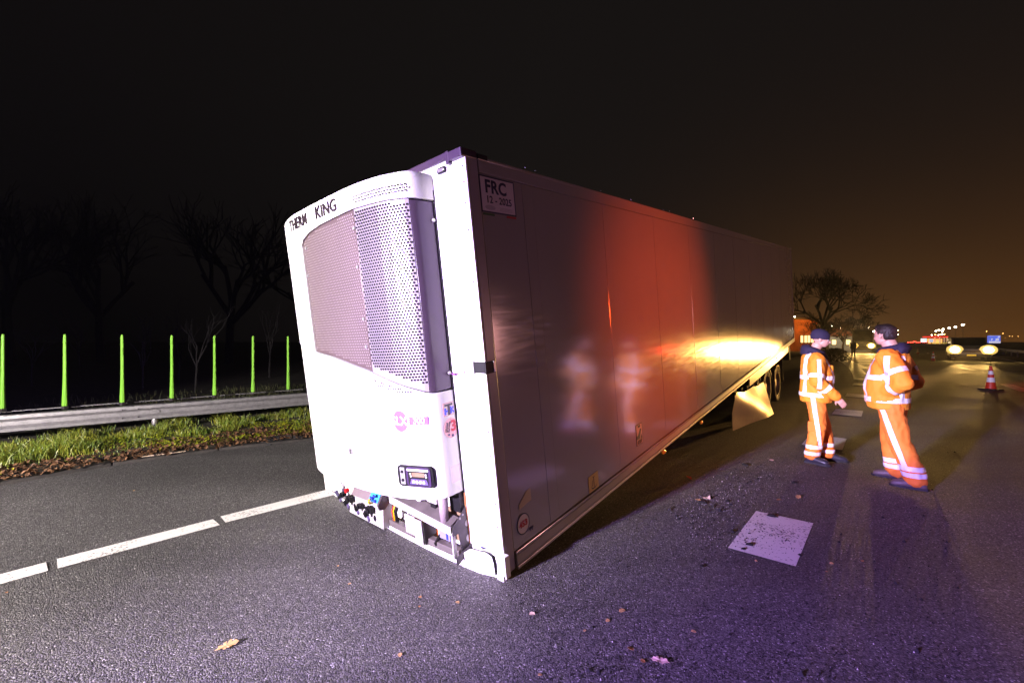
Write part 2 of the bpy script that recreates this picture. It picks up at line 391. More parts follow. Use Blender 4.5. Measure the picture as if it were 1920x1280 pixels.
def blades(name, pos, h0, h1, w, m, bend=.5, **kw):
    V = np.zeros((len(pos), 5, 3)); 
    for i, (x, y, z, s, dd) in enumerate(pos):
        h = nprng.uniform(h0, h1)*(.6+.8*max(0, noise.noise(Vector((x*1.7, y*1.7, 0)))+.3)); a = nprng.uniform(0, 6.283); b = nprng.uniform(0, 6.283)
        dx, dy = math.cos(a)*w/2, math.sin(a)*w/2; bx, by = math.cos(b)*h*bend*nprng.uniform(.2, 1), math.sin(b)*h*bend*nprng.uniform(.2, 1)
        V[i] = ((x-dx, y-dy, z), (x+dx, y+dy, z), (x+dx*.8+bx*.35, y+dy*.8+by*.35, z+h*.6), (x-dx*.8+bx*.35, y-dy*.8+by*.35, z+h*.6), (x+bx, y+by, z+h*.95))
    F = []
    for i in range(len(pos)): k = i*5; F += [(k, k+1, k+2, k+3), (k+3, k+2, k+4)]
    return raw(name, V.reshape(-1, 3).tolist(), F, m, kind='stuff', **kw)
grassm = leafmat('grass_blade', (.24, .22, .015), (.05, .15, .02), .45)
blades('grass', verge_pos(26000, 1.0, 14, .65, 2.5, 1.5, .04), .06, .23, .009, grassm, .7, label='green tufted grass on the roadside verge')
blades('low_grass', verge_pos(6000, 1.0, 14, .35, 2.9, 2.0, .05), .03, .08, .010, grassm, .8, label='short grass and moss at the road edge')
blades('far_grass', verge_pos(9000, 1.0, 22, 2.9, 9), .05, .22, .014, leafmat('rough_grass', (.06, .05, .015), (.03, .05, .01), .7), .8, label='rough dark grass behind the crash barrier')
def flakes(name, pos, s0, s1, m, zj=.03, cup=.3, hexa=True, **kw):
    V = []; F = []
    base = [(0, -1), (.55, -.35), (.6, .35), (0, 1), (-.6, .35), (-.55, -.35)]
    for (x, y, z, s, dd) in pos:
        sz = nprng.uniform(s0, s1); M = Matrix.Translation((x, y, z+nprng.uniform(0, zj))) @ Matrix.Rotation(nprng.uniform(0, 6.28), 4, 'Z') @ Matrix.Rotation(nprng.uniform(-.9, .9), 4, 'X') @ Matrix.Rotation(nprng.uniform(-.6, .6), 4, 'Y')
        k = len(V)
        for (u, v) in base: V.append(tuple(M @ Vector((u*sz, v*sz, cup*sz*(abs(u))))))
        F += [(k, k+1, k+2, k+3), (k, k+3, k+4, k+5)]
    return raw(name, V, F, m, kind='stuff', **kw)
flakes('clover', verge_pos(11000, 1.5, 14, .25, 1.6, 1.1, .0), .009, .019, leafmat('clover_leaf', (.30, .27, .008), (.12, .20, .012), .4), zj=.07, label='low yellow-green ground cover leaves on the verge')
flakes('leaf_litter', verge_pos(9000, 1.0, 14, -.05, 1.1, .9, -.25), .012, .034, leafmat('dead_leaf', (.20, .10, .045), (.06, .028, .012), .6), zj=.05, label='brown fallen leaves drifted against the kerb')
flakes('dry_stems', verge_pos(1500, 6.5, 14, .3, 1.4, 2.1, .1), .012, .03, leafmat('dry_plant', (.28, .15, .06), (.16, .08, .03), .6), zj=.16, label='reddish dry plants among the grass')

# ================================================================== CRASH BARRIER, LEFT
def wbeam(P0, P1, name, m, parent, zt=.5, h=.27, z_off=0.):
    P0, P1 = Vector(P0), Vector(P1); d = (P1-P0).normalized(); n = Vector((d.y, -d.x, 0))      # n points to the road
    prof = [(0, 0), (.055, -.012), (.06, -.06), (.02, -.105), (.02, -.165), (.06, -.205), (.055, -.255), (0, -.27)]
    rings = []
    for P in (P0, P1):
        outer = [P + n*a + Vector((0, 0, zt+b)) for a, b in prof]; inner = [P + n*(a-.004) + Vector((0, 0, zt+b)) for a, b in reversed(prof)]
        rings.append(outer+inner)
    m_ = MB().rings(rings); return m_.build(name, m, parent)
G0 = Vector((-7.652, 6.313, 0)); G1 = Vector((-4.342, 9.171, 0)); gd = (G1-G0).normalized(); gn = Vector((gd.y, -gd.x, 0))
rail = empty('crash_barrier', label='grey steel crash barrier along the grass verge', cat='crash barrier')
for k in range(-2, 8):
    a = G0+gd*(k*4.0+1.47-.03); b = a+gd*4.03
    wbeam(a+gn*(.002*(k % 2)), b+gn*(.002*(k % 2)), 'rail', steel, rail)
sb = None
for k in range(-1, 5):
    c = G0+gd*(k*4.0+1.45)
    for dx in (-.10, .10):
        for z in (.44, .30):
            p = c+gd*dx+gn*.055+Vector((0, 0, z))
            if sb is None: sb = MB().tube([(0, 0, 0), gn*.02], .012, 8).build('splice_bolt', darksteel, rail); o = sb
            else: o = sb.copy(); col.objects.link(o); o.parent = rail
            o.location = p

for k in range(-2, 14):
    c = G0+gd*(k*1.333*2-.9)
    MB().tube([c+gn*-.02+Vector((0, 0, -.1)), c+gn*-.02+Vector((0, 0, .47))], .045, 10).build('post', steel, rail, smooth=True)
    MB().box((-.06, -.012, -.02), (.06, .012, .02), Matrix.Translation(c+gn*.036+Vector((0, 0, .37))) @ Matrix(((gd.x, gn.x, 0, 0), (gd.y, gn.y, 0, 0), (0, 0, 1, 0), (0, 0, 0, 1)))).build('clamp', steel, rail)
pp = [Vector((*p, 0)) for p in ((-8.207, 6.806), (-7.494, 7.083), (-6.922, 7.51), (-6.488, 8.067), (-6.007, 8.541), (-5.557, 9.075), (-5.065, 9.574))]
bd = (Vector((-5.0, 9.6, 0))-Vector((-8.0, 6.62, 0))).normalized(); bn = Vector((bd.y, -bd.x, 0))
B0 = Vector((-8.05, 6.62, 0))
for k in range(-2, 16):       # flat top plates of the rear rail, one per bay
    a = B0+bd*(k*.76+.14)
    M = Matrix(((bd.x, bn.x, 0, a.x), (bd.y, bn.y, 0, a.y), (0, 0, 1, .49), (0, 0, 0, 1)))
    MB().box((0, -.05, 0), (.56, .05, .012), M).build('top_plate', steel, rail)
    MB().box((.56, -.03, -.006), (.76, .03, .004), M).build('top_plate_link', darksteel, rail)
wbeam(B0-bd*8+bn*-.02, B0+bd*22+bn*-.02, 'rear_rail', steel, rail, zt=.40)
# green glare posts
gm = mat('green_plastic', (.20, .50, .045), .42, var=.08, vscale=6)
gnames = ['first from the left', 'second from the left', 'third from the left', 'fourth from the left', 'fifth from the left', 'sixth from the left', 'last one before the trailer']
def glare_post(i, p):
    M = Matrix.Translation(p+Vector((0, 0, .50))) @ Matrix.Rotation(R(-12+rnd.uniform(-2, 2)), 4, 'Z') @ Matrix.Rotation(R(rnd.uniform(-.6, .6)), 4, 'Y')
    r = empty('glare_post', M, label='green plastic post on the crash barrier, ' + gnames[i], cat='marker post', group='green posts along the crash barrier')
    m = MB(); rings = []
    for z, w, dpt in ((.02, .052, .060), (.10, .050, .058), (.35, .038, .045), (.6, .033, .038), (1.17, .031, .035), (1.205, .027, .030), (1.22, .016, .018)):
        rings.append([(-w*.62, -dpt*.5, z), (w*.38, -dpt*.5, z), (w*.5+.006, 0, z), (w*.38, dpt*.5, z), (-w*.62, dpt*.5, z)])
    m.rings(rings); m.build('blade', gm, r, bevel=.004)
    MB().box((-.03, -.03, -.03), (.03, .03, .02)).build('foot', darksteel, r)
    MB().tube([(-.03, -.052, .05), (-.03, -.056, .05)], .008, 8).build('bolt', darksteel, r)
for i, p in enumerate(pp): glare_post(i, p)

# ================================================================== THE TRAILER
A = Vector((-.045, 2.866, .028)); yaw, pit, rol = .8593, .1207, -.0165
td = Vector((math.cos(yaw)*math.cos(pit), math.sin(yaw)*math.cos(pit), math.sin(pit)))
s0 = Vector((-math.sin(yaw), math.cos(yaw), 0)); u0 = td.cross(s0)
ts = s0*math.cos(rol)+u0*math.sin(rol); tu = td.cross(ts)
TM = Matrix(((td.x, ts.x, tu.x, A.x), (td.y, ts.y, tu.y, A.y), (td.z, ts.z, tu.z, A.z), (0, 0, 0, 1)))
tr = empty('semi_trailer', TM, label='white refrigerated semi-trailer collapsed nose-down on the road', cat='trailer')
def part(mb, name, m, parent=None, **kw): return mb.build(name, m, parent or tr, **kw)
LEN, WID, HT = 13.45, 2.6, 2.785
part(MB().box((.06, .012, .11), (LEN-.05, WID-.012, HT-.02)), 'box_core', chassis)
part(MB().box((.03, .012, HT-.03), (LEN, WID, HT-.012)), 'roof', mat('roof_grey', (.25, .24, .24), .6))
part(MB().box((.10, WID-.012, .1), (LEN-.1, WID, HT-.02)), 'far_side_wall', sidem)
part(MB().box((LEN-.05, 0, .0), (LEN, WID, HT-.02)), 'rear_door', white)
for y in (.02, WID/2+.01): pass
# side panels and the joint strips between them
jc = [.61+1.2*k for k in range(11)]; jw = .062
edges = [.108] + [v for c in jc for v in (c-jw, c+jw)] + [LEN-.06]
for i in range(0, len(edges), 2):
    part(MB().box((edges[i]+.0012, .002, .098), (edges[i+1]-.0012, .016, 2.668)), 'side_panel', sidem)
for c in jc:
    part(MB().box((c-jw+.0010, .0004, .098), (c+jw-.0010, .014, 2.668)), 'joint_strip', sidem, bevel=.0018)
part(MB().box((.108, -.006, 2.672), (LEN-.03, .02, 2.772)), 'top_rail', sidem, bevel=.004)
part(MB().box((.108, -.009, 2.752), (LEN-.03, .008, 2.774)), 'top_moulding', sidem, bevel=.006)
part(MB().box((.118, -.012, -.005), (LEN-.03, .03, .094)), 'bottom_rail', sidem, bevel=.003)
part(MB().box((.118, -.018, -.032), (LEN-.03, .03, -.008)), 'bottom_moulding', alu, bevel=.004)
part(MB().box((.118, -.0155, .012), (LEN-.03, -.012, .07)), 'rail_strip', mat('rail_grey', (.33, .31, .30), .4, var=.1))
post_m = mat('corner_post_grey', (.33, .30, .31), .32, spec=.5, var=.1, vscale=3)
part(MB().box((.012, -.004, -.02), (.104, .03, 2.76)), 'corner_post', post_m, bevel=.008)
part(MB().box((LEN-.03, -.006, -.03), (LEN+.03, .05, HT)), 'rear_post', alu, bevel=.005)
# front wall
part(MB().box((-.004, -.004, .02), (.012, WID, 2.772)), 'front_wall', white, bevel=.003)
# front cap band
part(MB().box((-.022, .145, 2.772), (.06, WID, 2.818)), 'cap_band', plum, bevel=.006)
part(MB().box((-.040, -.006, 2.748), (.105, .118, 2.803)), 'cap_corner', plum, bevel=.008)
part(MB().box((-.034, .118, 2.735), (.02, .145, 2.815)), 'cap_clip', plum, bevel=.004)
part(MB().box((.106, -.010, 2.755), (.20, .03, 2.790)), 'cap_side_end', black, bevel=.004)
# rivets
rz = [2.70, 2.60, 2.47] + [2.30-.165*k for k in range(14)]
proto = None
rivm = mat('rivet_dark', (.05, .04, .045), .4, .5)
for z in rz:
    if z < .03: continue
    if proto is None:
        proto = MB().tube([(0, 0, 0), (-.004, 0, 0)], [.0065, .004], 8).build('rivet', rivm, tr)
        r_ = proto
    else: r_ = proto.copy(); col.objects.link(r_)
    r_.parent = tr; r_.location = (-.004, .026, z)
# roof edge bolts that catch the light
bproto = None
for k, x in enumerate((.62, .74, 1.75, 2.4, 3.3, 3.5, 4.4, 6.2, 8.0)):
    if bproto is None: bproto = MB().sphere((0, 0, 0), .009, 8, 6).build('roof_bolt', mat('bright_bolt', (.8, .8, .8), .15, 1), tr); o = bproto
    else: o = bproto.copy(); col.objects.link(o); o.parent = tr
    o.location = (x, .004, 2.797)
# ---- cooling unit
PYs = [.335, .338, .345, .36, .39, .43, .50, .586, .68, .80, .95, 1.1, 1.3]
PXs = [0., .10, .155, .185, .208, .228, .262, .289, .308, .325, .332, .335, .336]
cy = 1.3
PYf = PYs + [2*cy-y for y in reversed(PYs[:-1])]; PXf = PXs + list(reversed(PXs[:-1]))
def prof(y): return float(np.interp(y, PYf, PXf))
# arclength parameter
arc = [0.]
for i in range(1, len(PYf)): arc.append(arc[-1]+math.hypot(PYf[i]-PYf[i-1], PXf[i]-PXf[i-1]))
def P_arc(s): return Vector((-float(np.interp(s, arc, PXf)), float(np.interp(s, arc, PYf)), 0))
def N_arc(s):
    t = (P_arc(min(s+.02, arc[-1]))-P_arc(max(s-.02, 0))).normalized(); return Vector((-t.y, t.x, 0))*-1 if False else Vector((-t.y, t.x, 0))
def arc_of(y): return float(np.interp(y, PYf, arc))
cu_ = empty('cooling_unit', parent=None) if False else None
core = MB(); rings = []
inn = [P_arc(s)-N_arc(s)*.035 for s in np.linspace(.03, arc[-1]-.03, 40)]
for z in (.56, 2.66): rings.append([Vector((p.x, p.y, z)) for p in inn])
core.rings(rings)
unit = core.build('cooling_unit', chassis, tr, label='white refrigeration unit bolted to the front wall')
def shell(name, s0, s1, zt, zb, off, m, th=.03, ns=40, nz=2, parent=unit, crown=None, smooth=True, bevel=.004, **kw):
    mb = MB(); outer = []
    ss = np.linspace(s0, s1, ns)
    grid = []
    for s in ss:
        p = P_arc(s); n = N_arc(s); y = p.y; a = zt(y) if callable(zt) else zt; b = zb(y) if callable(zb) else zb
        c = []
        for j in range(nz+1):
            z = b+(a-b)*j/nz; o_ = off
            q = p+n*o_; q.z = z; c.append(q)
        if crown:                                     # roll the top edge over
            for (dz, dn) in crown: q = p+n*(off+dn); q.z = a+dz; c.append(q)
        grid.append((c, n))
    rings = []
    for c, n in grid:
        inner = [q-n*th for q in reversed(c)]
        rings.append(c+inner)
    mb.rings(rings)
    o = mb.build(name, m, parent, smooth=smooth, bevel=bevel)
    for p in o.data.polygons: p.use_smooth = False
    if smooth:
        try:
            o.data.set_sharp_from_angle(angle=R(35))
            for p in o.data.polygons: p.use_smooth = True
        except Exception: pass
    return tag(o, **kw)
aE = arc[-1]; aR = arc_of(.352)+.0; aM = arc_of(.82)
zseam_b = lambda y: float(np.interp(y, [.34, .86, 1.4, 1.65, 2.3], [1.255, 1.423, 1.528, 1.56, 1.66]))
ztop_seam = lambda y: float(np.interp(y, [.33, .5, .82, 1.3, 1.5, 1.62, 1.70, 2.3], [2.552, 2.56, 2.565, 2.548, 2.525, 2.49, 2.40, 2.40]))
crown = [(.022, -.004), (.040, -.018), (.048, -.045)]
shell('top_cover', 0.0, aE, 2.69, lambda y: ztop_seam(y)+.003, .012, white2, crown=crown, ns=70, nz=3)
# cap surface above the top cover
tcap = MB(); a_ = [P_arc(s)+N_arc(s)*(-.03) for s in np.linspace(0.02, aE-.02, 50)]
tcap.rings([[Vector((p.x, p.y, 2.70)) for p in a_], [Vector((p.x, p.y, 2.737)) for p in a_]]); tcap.build('top_plate', white2, unit)
cheek_zb = lambda y: zseam_b(y)
shell('side_cover', 0.012, arc_of(.362), 2.545, 1.262, .0, plum, ns=14)
shell('side_cover', aE-arc_of(.362), aE-.012, 2.545, 1.66, .0, plum, ns=14)
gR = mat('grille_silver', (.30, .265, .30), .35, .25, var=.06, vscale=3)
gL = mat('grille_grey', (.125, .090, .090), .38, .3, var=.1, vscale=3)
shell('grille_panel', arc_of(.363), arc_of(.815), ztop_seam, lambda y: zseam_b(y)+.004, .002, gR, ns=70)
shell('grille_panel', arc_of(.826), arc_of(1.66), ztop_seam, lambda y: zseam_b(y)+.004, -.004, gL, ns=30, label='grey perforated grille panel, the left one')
shell('side_frame', arc_of(1.662), aE-arc_of(.362), lambda y: ztop_seam(y), lambda y: zseam_b(y)+.004, .010, white2, ns=30)
shell('lower_cowl', .004, aE, lambda y: zseam_b(y)-.004, lambda y: float(np.interp(y, [.33, .45, .74, 1.15, 1.7, 2.3], [.515, .512, .497, .468, .452, .45])), .004, white2, ns=70, nz=6)
# perforations
def on(y, z, off=0.):
    s = arc_of(y); p = P_arc(s); n = N_arc(s); q = p+n*off; q.z = z
    return Matrix(((n.x, -n.y, 0, q.x), (n.y, n.x, 0, q.y), (0, 0, 1, q.z), (0, 0, 0, 1)))     # local x = outward normal, y = along, z = up
def holes(name, y0, y1, zt, zb, pitch, r, m, off, parent=unit, th=None):
    V = []; F = []; s0, s1 = arc_of(y0), arc_of(y1); row = 0; z = 0.4
    while z < 2.75:
        s = s0+(pitch/2 if row % 2 else 0)
        while s < s1:
            p = P_arc(s); y = p.y
            if zb(y) < z < zt(y):
                n = N_arc(s); t = Vector((-n.y, n.x, 0)); k = len(V); c = p+n*off
                for q in range(8):
                    a = q*math.pi/4; w = c+t*math.cos(a)*r; V.append((w.x, w.y, z+math.sin(a)*r))
                F.append(tuple(range(k, k+8)))
            s += pitch
        z += pitch*.866/1.0; row += 1
    return raw(name, V, F, m, parent, kind='stuff')
holem = mat('hole_black', (.004, .003, .004), .9)
holel = mat('hole_pale', (.34, .28, .29), .5)
holes('perforations', .375, .80, lambda y: ztop_seam(y)-.022, lambda y: zseam_b(y)+.03+(.38-y)*0+max(0, (.42-y))*.0+.03, .0235, .0082, holem, .0065)
holes('perforations', .835, 1.63, lambda y: ztop_seam(y)-.02, lambda y: zseam_b(y)+.03, .0235, .0055, holel, -.0005)
holes('perforations', .365, .79, lambda y: 2.66, lambda y: 2.60-(y-.36)*.02, .0225, .0064, holem, .0205)
holes('perforations', .47, .79, lambda y: 1.262+(y-.394)*.245, lambda y: max(1.262, 1.225+(y-.394)*.245), .0225, .0066, holem, .0085)
# triangular recess line round the low vent
lv = MB(); 
for (a, b) in (((.80, 1.362), (.395, 1.252)), ((.395, 1.248), (.50, 1.240)), ((.80, 1.36), (.795, 1.318))):
    pts = []
    for k in range(9): y = a[0]+(b[0]-a[0])*k/8; z = a[1]+(b[1]-a[1])*k/8; pts.append(on(y, z, .006).to_translation())
    lv.tube(pts, .0022, 6)
lv.build('vent_edge', mat('violet_edge', (.20, .06, .22), .4), unit)
# panel bolts
for (y, z) in ((.835, 2.44), (.85, 2.17), (.853, 1.80), (.86, 1.60), (1.60, 2.42), (1.635, 2.2)):
    MB().tube([(-.002, 0, 0), (.006, 0, 0)], [.014, .011], 12).build('panel_bolt', alu, unit, M=on(y, z, 0))
for z in (2.42, 1.372): MB().tube([(-.03, .332, z), (-.03, .322, z)], .012, 12).build('panel_bolt', alu, unit)
# seam shadows: thin black strip as shade along the wall and between the panels
MB().box((-.012, .322, .50), (-.001, .333, 2.62)).build('seam_shadow', black, unit)
# lettering on the top cover
def bend_at(s_c, z_c, off, slant=0., flip=-1):
    def f(c):
        s = s_c + flip*c.x; p = P_arc(s)+N_arc(s)*(off+c.z); return Vector((p.x, p.y, z_c+c.y))
    return f
text_mesh('lettering', 'KING', .125, blackp, None, unit, bold=.0022, sx=1.08, bend=bend_at(arc_of(1.165), 2.636, .0185))
text_mesh('lettering', 'THERM', .125, blackp, None, unit, bold=.0022, sx=.90, bend=bend_at(arc_of(1.665), 2.634, .0185))
# model mark: disc with letters and a bar with 300
lil = mat('lilac_print', (.25, .10, .30), .4); whp = mat('white_print', (.85, .85, .86), .4)
def curved_plate(name, yc, zc, w, h, off, m, ell=False, n=20):
    sc_ = arc_of(yc); V = []; F = []
    for k in range(n+1):
        u = -1+2*k/n; hh = h*(math.sqrt(max(0, 1-u*u)) if ell else 1); p = P_arc(sc_+u*w)+N_arc(sc_+u*w)*off
        V += [(p.x, p.y, zc-hh), (p.x, p.y, zc+hh)]
        if k: F.append((2*k-2, 2*k, 2*k+1, 2*k-1))
    return raw(name, V, F, m, unit)
curved_plate('model_badge', .592, 1.07, .062, .075, .0075, lil, True)
curved_plate('model_bar', .447, 1.075, .070, .028, .0075, lil)
disc = MB(); disc.prism([(math.cos(k*math.pi/16)*.062, math.sin(k*math.pi/16)*.075) for k in range(32)], Matrix.Rotation(R(90), 4, 'Y') @ Matrix.Rotation(R(90), 4, 'Z'), .002)
disc.bm.free()
text_mesh('lettering', 'SLXi', .085, whp, None, unit, bold=.002, sx=.95, bend=bend_at(arc_of(.585), 1.07, .0105))
text_mesh('lettering', '300', .062, whp, None, unit, bold=.001, sx=.95, bend=bend_at(arc_of(.447), 1.075, .0105))
# small latch
MB().box((0, -.028, -.025), (.004, .028, .025)).build('latch_recess', alu, unit, M=on(1.25, .765, .004))
MB().box((.004, -.022, -.02), (.012, .002, .018)).build('latch', steel, unit, M=on(1.25, .765, .004))
# control panel
def rrect(w, h, r, n=5):
    o_ = []
    for cx, cy_, a0 in ((w/2-r, h/2-r, 0), (-w/2+r, h/2-r, 90), (-w/2+r, -h/2+r, 180), (w/2-r, -h/2+r, 270)):
        for k in range(n+1): a = R(a0+90*k/n); o_.append((cx+math.cos(a)*r, cy_+math.sin(a)*r))
    return o_
RYZ = Matrix(((0, 0, 1, 0), (-1, 0, 0, 0), (0, 1, 0, 0), (0, 0, 0, 1)))     # xy outline -> (-y, z), extrude along +x (outward)
CP = on(.515, .683, .004) 
CPM = CP @ Matrix.Diagonal((1, -1, 1, 1))
purple = mat('purple_plastic', (.045, .022, .075), .3)
cpr = MB().prism(rrect(.285, .152, .03), RYZ, .012).build('control_panel', black, unit, M=CPM)
MB().prism(rrect(.20, .135, .022), Matrix.Translation((0, -.036, 0)) @ RYZ, .020).build('control_bezel', purple, unit, M=CPM)
MB().prism(rrect(.165, .11, .010), Matrix.Translation((0, -.034, -.004)) @ RYZ, .022).build('control_face', black, unit, M=CPM)
MB().prism(rrect(.175, .014, .005), Matrix.Translation((0, -.034, .050)) @ RYZ, .024).build('control_highlight', whp, unit, M=CPM)
MB().prism(rrect(.105, .030, .003), Matrix.Translation((0, -.038, .018)) @ RYZ, .0245).build('display', tanm, unit, M=CPM)
MB().prism([(-.075, -.018), (.075, -.018), (.062, .018), (-.062, .018)], Matrix.Translation((0, -.040, -.032)) @ RYZ, .0245).build('key_field', mat('violet_panel', (.12, .085, .28), .35), unit, M=CPM)
for k in range(4): MB().tube([(.024, -.040-.042+.028*k, -.032), (.029, -.040-.042+.028*k, -.032)], .0105, 12).build('button', whp, unit, M=CPM)
for (a, b) in ((.026, .022), (.022, .006), (-.102, .022), (-.104, .006)): MB().tube([(.02, a, b), (.027, a, b)], .006, 8).build('indicator', whp, unit, M=CPM)
MB().box((.01, .080, -.06), (.016, .118, .06)).build('switch_strip', alu, unit, M=CPM)
for z in (.03, -.03): MB().tube([(.012, .10, z), (.022, .10, z)], [.014, .010], 10).build('switch', black, unit, M=CPM)
# cheek stickers (outward = -y)
def side_plate(outl, x, y, z, m, name, parent, rot=0., h=.0015):
    M = Matrix(((1, 0, 0, x), (0, 0, -1, y), (0, 1, 0, z), (0, 0, 0, 1))) @ Matrix.Rotation(rot, 4, 'Z')
    return MB().prism(outl, M, h).build(name, m, parent)
def side_text(txt, size, x, y, z, m, parent, rot=0., bold=0., sx=1., name='lettering'):
    M = Matrix(((1, 0, 0, x), (0, 0, -1, y), (0, 1, 0, z), (0, 0, 0, 1))) @ Matrix.Rotation(rot, 4, 'Z')
    return text_mesh(name, txt, size, m, M, parent, bold=bold, sx=sx, ext=.0006)
rec = lambda w, h: [(-w/2, -h/2), (w/2, -h/2), (w/2, h/2), (-w/2, h/2)]
CK = .3365
side_plate(rec(.098, .094), -.068, CK-.004, 1.125, mat('pale_pink', (.72, .62, .60), .4), 'service_sticker', unit)
side_plate(rec(.092, .088), -.068, CK-.006, 1.125, redpr, 'sticker_edge', unit); side_plate(rec(.088, .084), -.068, CK-.0065, 1.125, mat('pale_pink', (.7, .6, .6)), 'sticker_face', unit, h=.0016)
side_plate(rec(.072, .014), -.068, CK-.0085, 1.155, blackp, 'logo_bar', unit); side_plate(rec(.020, .070), -.068, CK-.0088, 1.120, blackp, 'logo_bar', unit)
blogo = mat('logo_blue', (.03, .05, .65), .4)
side_plate(rec(.014, .046), -.101, CK-.0088, 1.113, blogo, 'logo_bar', unit); side_plate(rec(.014, .012), -.088, CK-.0088, 1.113, blogo, 'logo_bar', unit)
side_plate([(0, -.024), (.014, -.024), (.014, -.006), (.030, -.024), (.034, -.012), (.020, .002), (.032, .018), (.026, .026), (.012, .010), (.012, .026), (0, .026)], -.056, CK-.0088, 1.114, blogo, 'logo_mark', unit)
side_plate([(math.cos(k*math.pi/12)*.064, math.sin(k*math.pi/12)*.070) for k in range(24)], -.062, CK-.005, .990, mat('sticker_pink', (.62, .33, .33), .4), 'service_disc', unit)
side_text('3', .105, -.040, CK-.0075, .998, redpr, unit, bold=.004)
side_text('Global', .025, -.100, CK-.0075, 1.0, blackp, unit, rot=R(78), bold=.0008); side_text('Service', .025, -.080, CK-.0075, 1.0, blackp, unit, rot=R(78), bold=.0008)
side_plate(rec(.016, .016), -.055, CK-.0075, .935, navy, 'sticker_mark', unit)
side_plate([(math.cos(k*math.pi/6)*.007, math.sin(k*math.pi/6)*.007) for k in range(12)], -.088, CK-.0075, .946, navy, 'sticker_mark', unit)
side_plate(rec(.10, .12), -.055, CK-.004, .66, mat('faded_sticker', (.70, .62, .64), .45), 'faded_label', unit)
# ---- marker lamps
def pill(y, z, L, Hh, rot, m, h, name, parent, x=-.004):
    M = Matrix.Translation((x, y, z)) @ Matrix.Rotation(rot, 4, 'X') @ Matrix(((0, 0, -1, 0), (-1, 0, 0, 0), (0, 1, 0, 0), (0, 0, 0, 1)))
    return MB().prism(rrect(L, Hh, Hh/2-.001, 6), M, h).build(name, m, parent, bevel=.003)
pl = pill(.215, 2.722, .085, .040, 0, black, .014, 'marker_lamp', tr); pill(.215, 2.722, .062, .022, 0, glass, .020, 'lens', pl)
pl = pill(.186, .118, .075, .030, 0, navy, .010, 'marker_lamp', tr); pill(.186, .118, .062, .019, 0, white, .014, 'lens', pl)
# ---- latch bracket round the corner, tether
br = MB().box((-.014, -.012, 1.375), (-.004, .105, 1.452)).build('corner_bracket', black, tr, bevel=.002)
MB().box((-.014, -.016, 1.37), (.085, -.004, 1.448)).build('bracket_side', black, br, bevel=.002)
MB().box((-.018, .092, 1.37), (-.014, .104, 1.455)).build('bracket_edge', alu, br); MB().box((.060, -.022, 1.375), (.078, -.016, 1.445)).build('bracket_edge', alu, br)
MB().tube([(.068, -.026, 1.386), (.068, -.020, 1.386)], .009, 8).build('bracket_bolt', alu, br)
tp = MB().box((-.006, .155, 1.372), (-.004, .215, 1.448)).build('tape_patch', mat('lilac_tape', (.55, .40, .60), .4), tr)
tth = MB().tube([(-.02, .325, 1.365), (-.02, .29, 1.362), (-.015, .24, 1.366), (-.012, .20, 1.365), (-.008, .19, 1.385)], .003, 6); tth.tube([(-.02, .30, 1.363), (-.02, .275, 1.362)], .009, 8); tth.build('tether', mat('violet_edge', (.20, .06, .22), .4), tr)
# ---- side stickers
FS = -.0005
lilw = mat('sticker_white', (.62, .58, .64), .4)
fx, fz, fw, fh = .281, 2.542, .352, .240
side_plate(rec(fw, fh), fx, FS, fz, navy, 'registration_sticker', tr); side_plate(rec(fw-.022, fh-.020), fx, FS-.0008, fz, lilw, 'sticker_field', tr, h=.0012)
side_text('FRC', .118, fx-.02, FS-.003, fz+.048, navy, tr, bold=.0035, sx=1.0)
side_text('12 - 2025', .066, fx+.005, FS-.003, fz-.034, navy, tr, bold=.001, sx=1.0)
side_plate([(math.cos(k*math.pi/12)*.05, math.sin(k*math.pi/12)*.016) for k in range(24)], fx-.09, FS-.0021, fz-.085, mat('faint_grey', (.42, .39, .45)), 'faint_stamp', tr, h=.0005)
for k in range(3): side_plate(rec(.13, .004), fx+.07, FS-.0021, fz-.078-.009*k, mat('faint_grey', (.42, .39, .45)), 'faint_line', tr, h=.0005)
side_plate(rec(.11, .014), fx-.11, FS-.0005, fz-fh/2-.011, greenpr, 'colour_bar', tr); side_plate(rec(.10, .014), fx+.12, FS-.0005, fz-fh/2-.011, redpr, 'colour_bar', tr)
ax, az_ = 1.215, .175
side_plate([(-.085, -.072), (.085, -.072), (.085, .078), (-.085, .070)], ax, FS, az_, mat('sticker_tan', (.50, .33, .12), .5), 'anchor_sticker', tr)
an = MB(); Ma = Matrix(((1, 0, 0, ax), (0, 0, -1, FS-.0018), (0, 1, 0, az_), (0, 0, 0, 1)))
an.prism([(.0, -.045), (.008, -.045), (.008, .05), (.0, .05)], Ma, .001); an.prism([(-.012, .045), (.022, .045), (.022, .05), (-.012, .05)], Ma, .001)
an.prism([(-.045, -.03), (-.02, -.045), (.02, -.048), (.045, -.030), (.03, -.055), (-.03, -.056)], Ma, .001); an.prism([(-.035, -.03), (-.028, -.03), (-.018, .025), (-.022, .025)], Ma, .001)
an.build('anchor_print', blackp, tr)
bx, bz = 2.205, .322
side_plate(rec(.150, .225), bx, FS, bz, blackp, 'blind_spot_sticker', tr); side_plate(rec(.134, .209), bx, FS-.0006, bz, mat('sticker_rose', (.50, .33, .31), .4), 'sticker_field', tr, h=.0012)
bs = MB(); Mb = Matrix(((1, 0, 0, bx), (0, 0, -1, FS-.0024), (0, 1, 0, bz), (0, 0, 0, 1)))
bs.prism([(-.066, -.045), (.0, -.045), (.05, .05), (.02, .06), (-.03, .0), (-.066, -.01)], Mb, .001); bs.prism([(-.03, .075), (.03, .075), (.03, .10), (-.03, .10)], Mb, .001); bs.prism([(.02, -.05), (.06, -.05), (.045, .0)], Mb, .001)
bs.build('warning_print', blackp, tr)
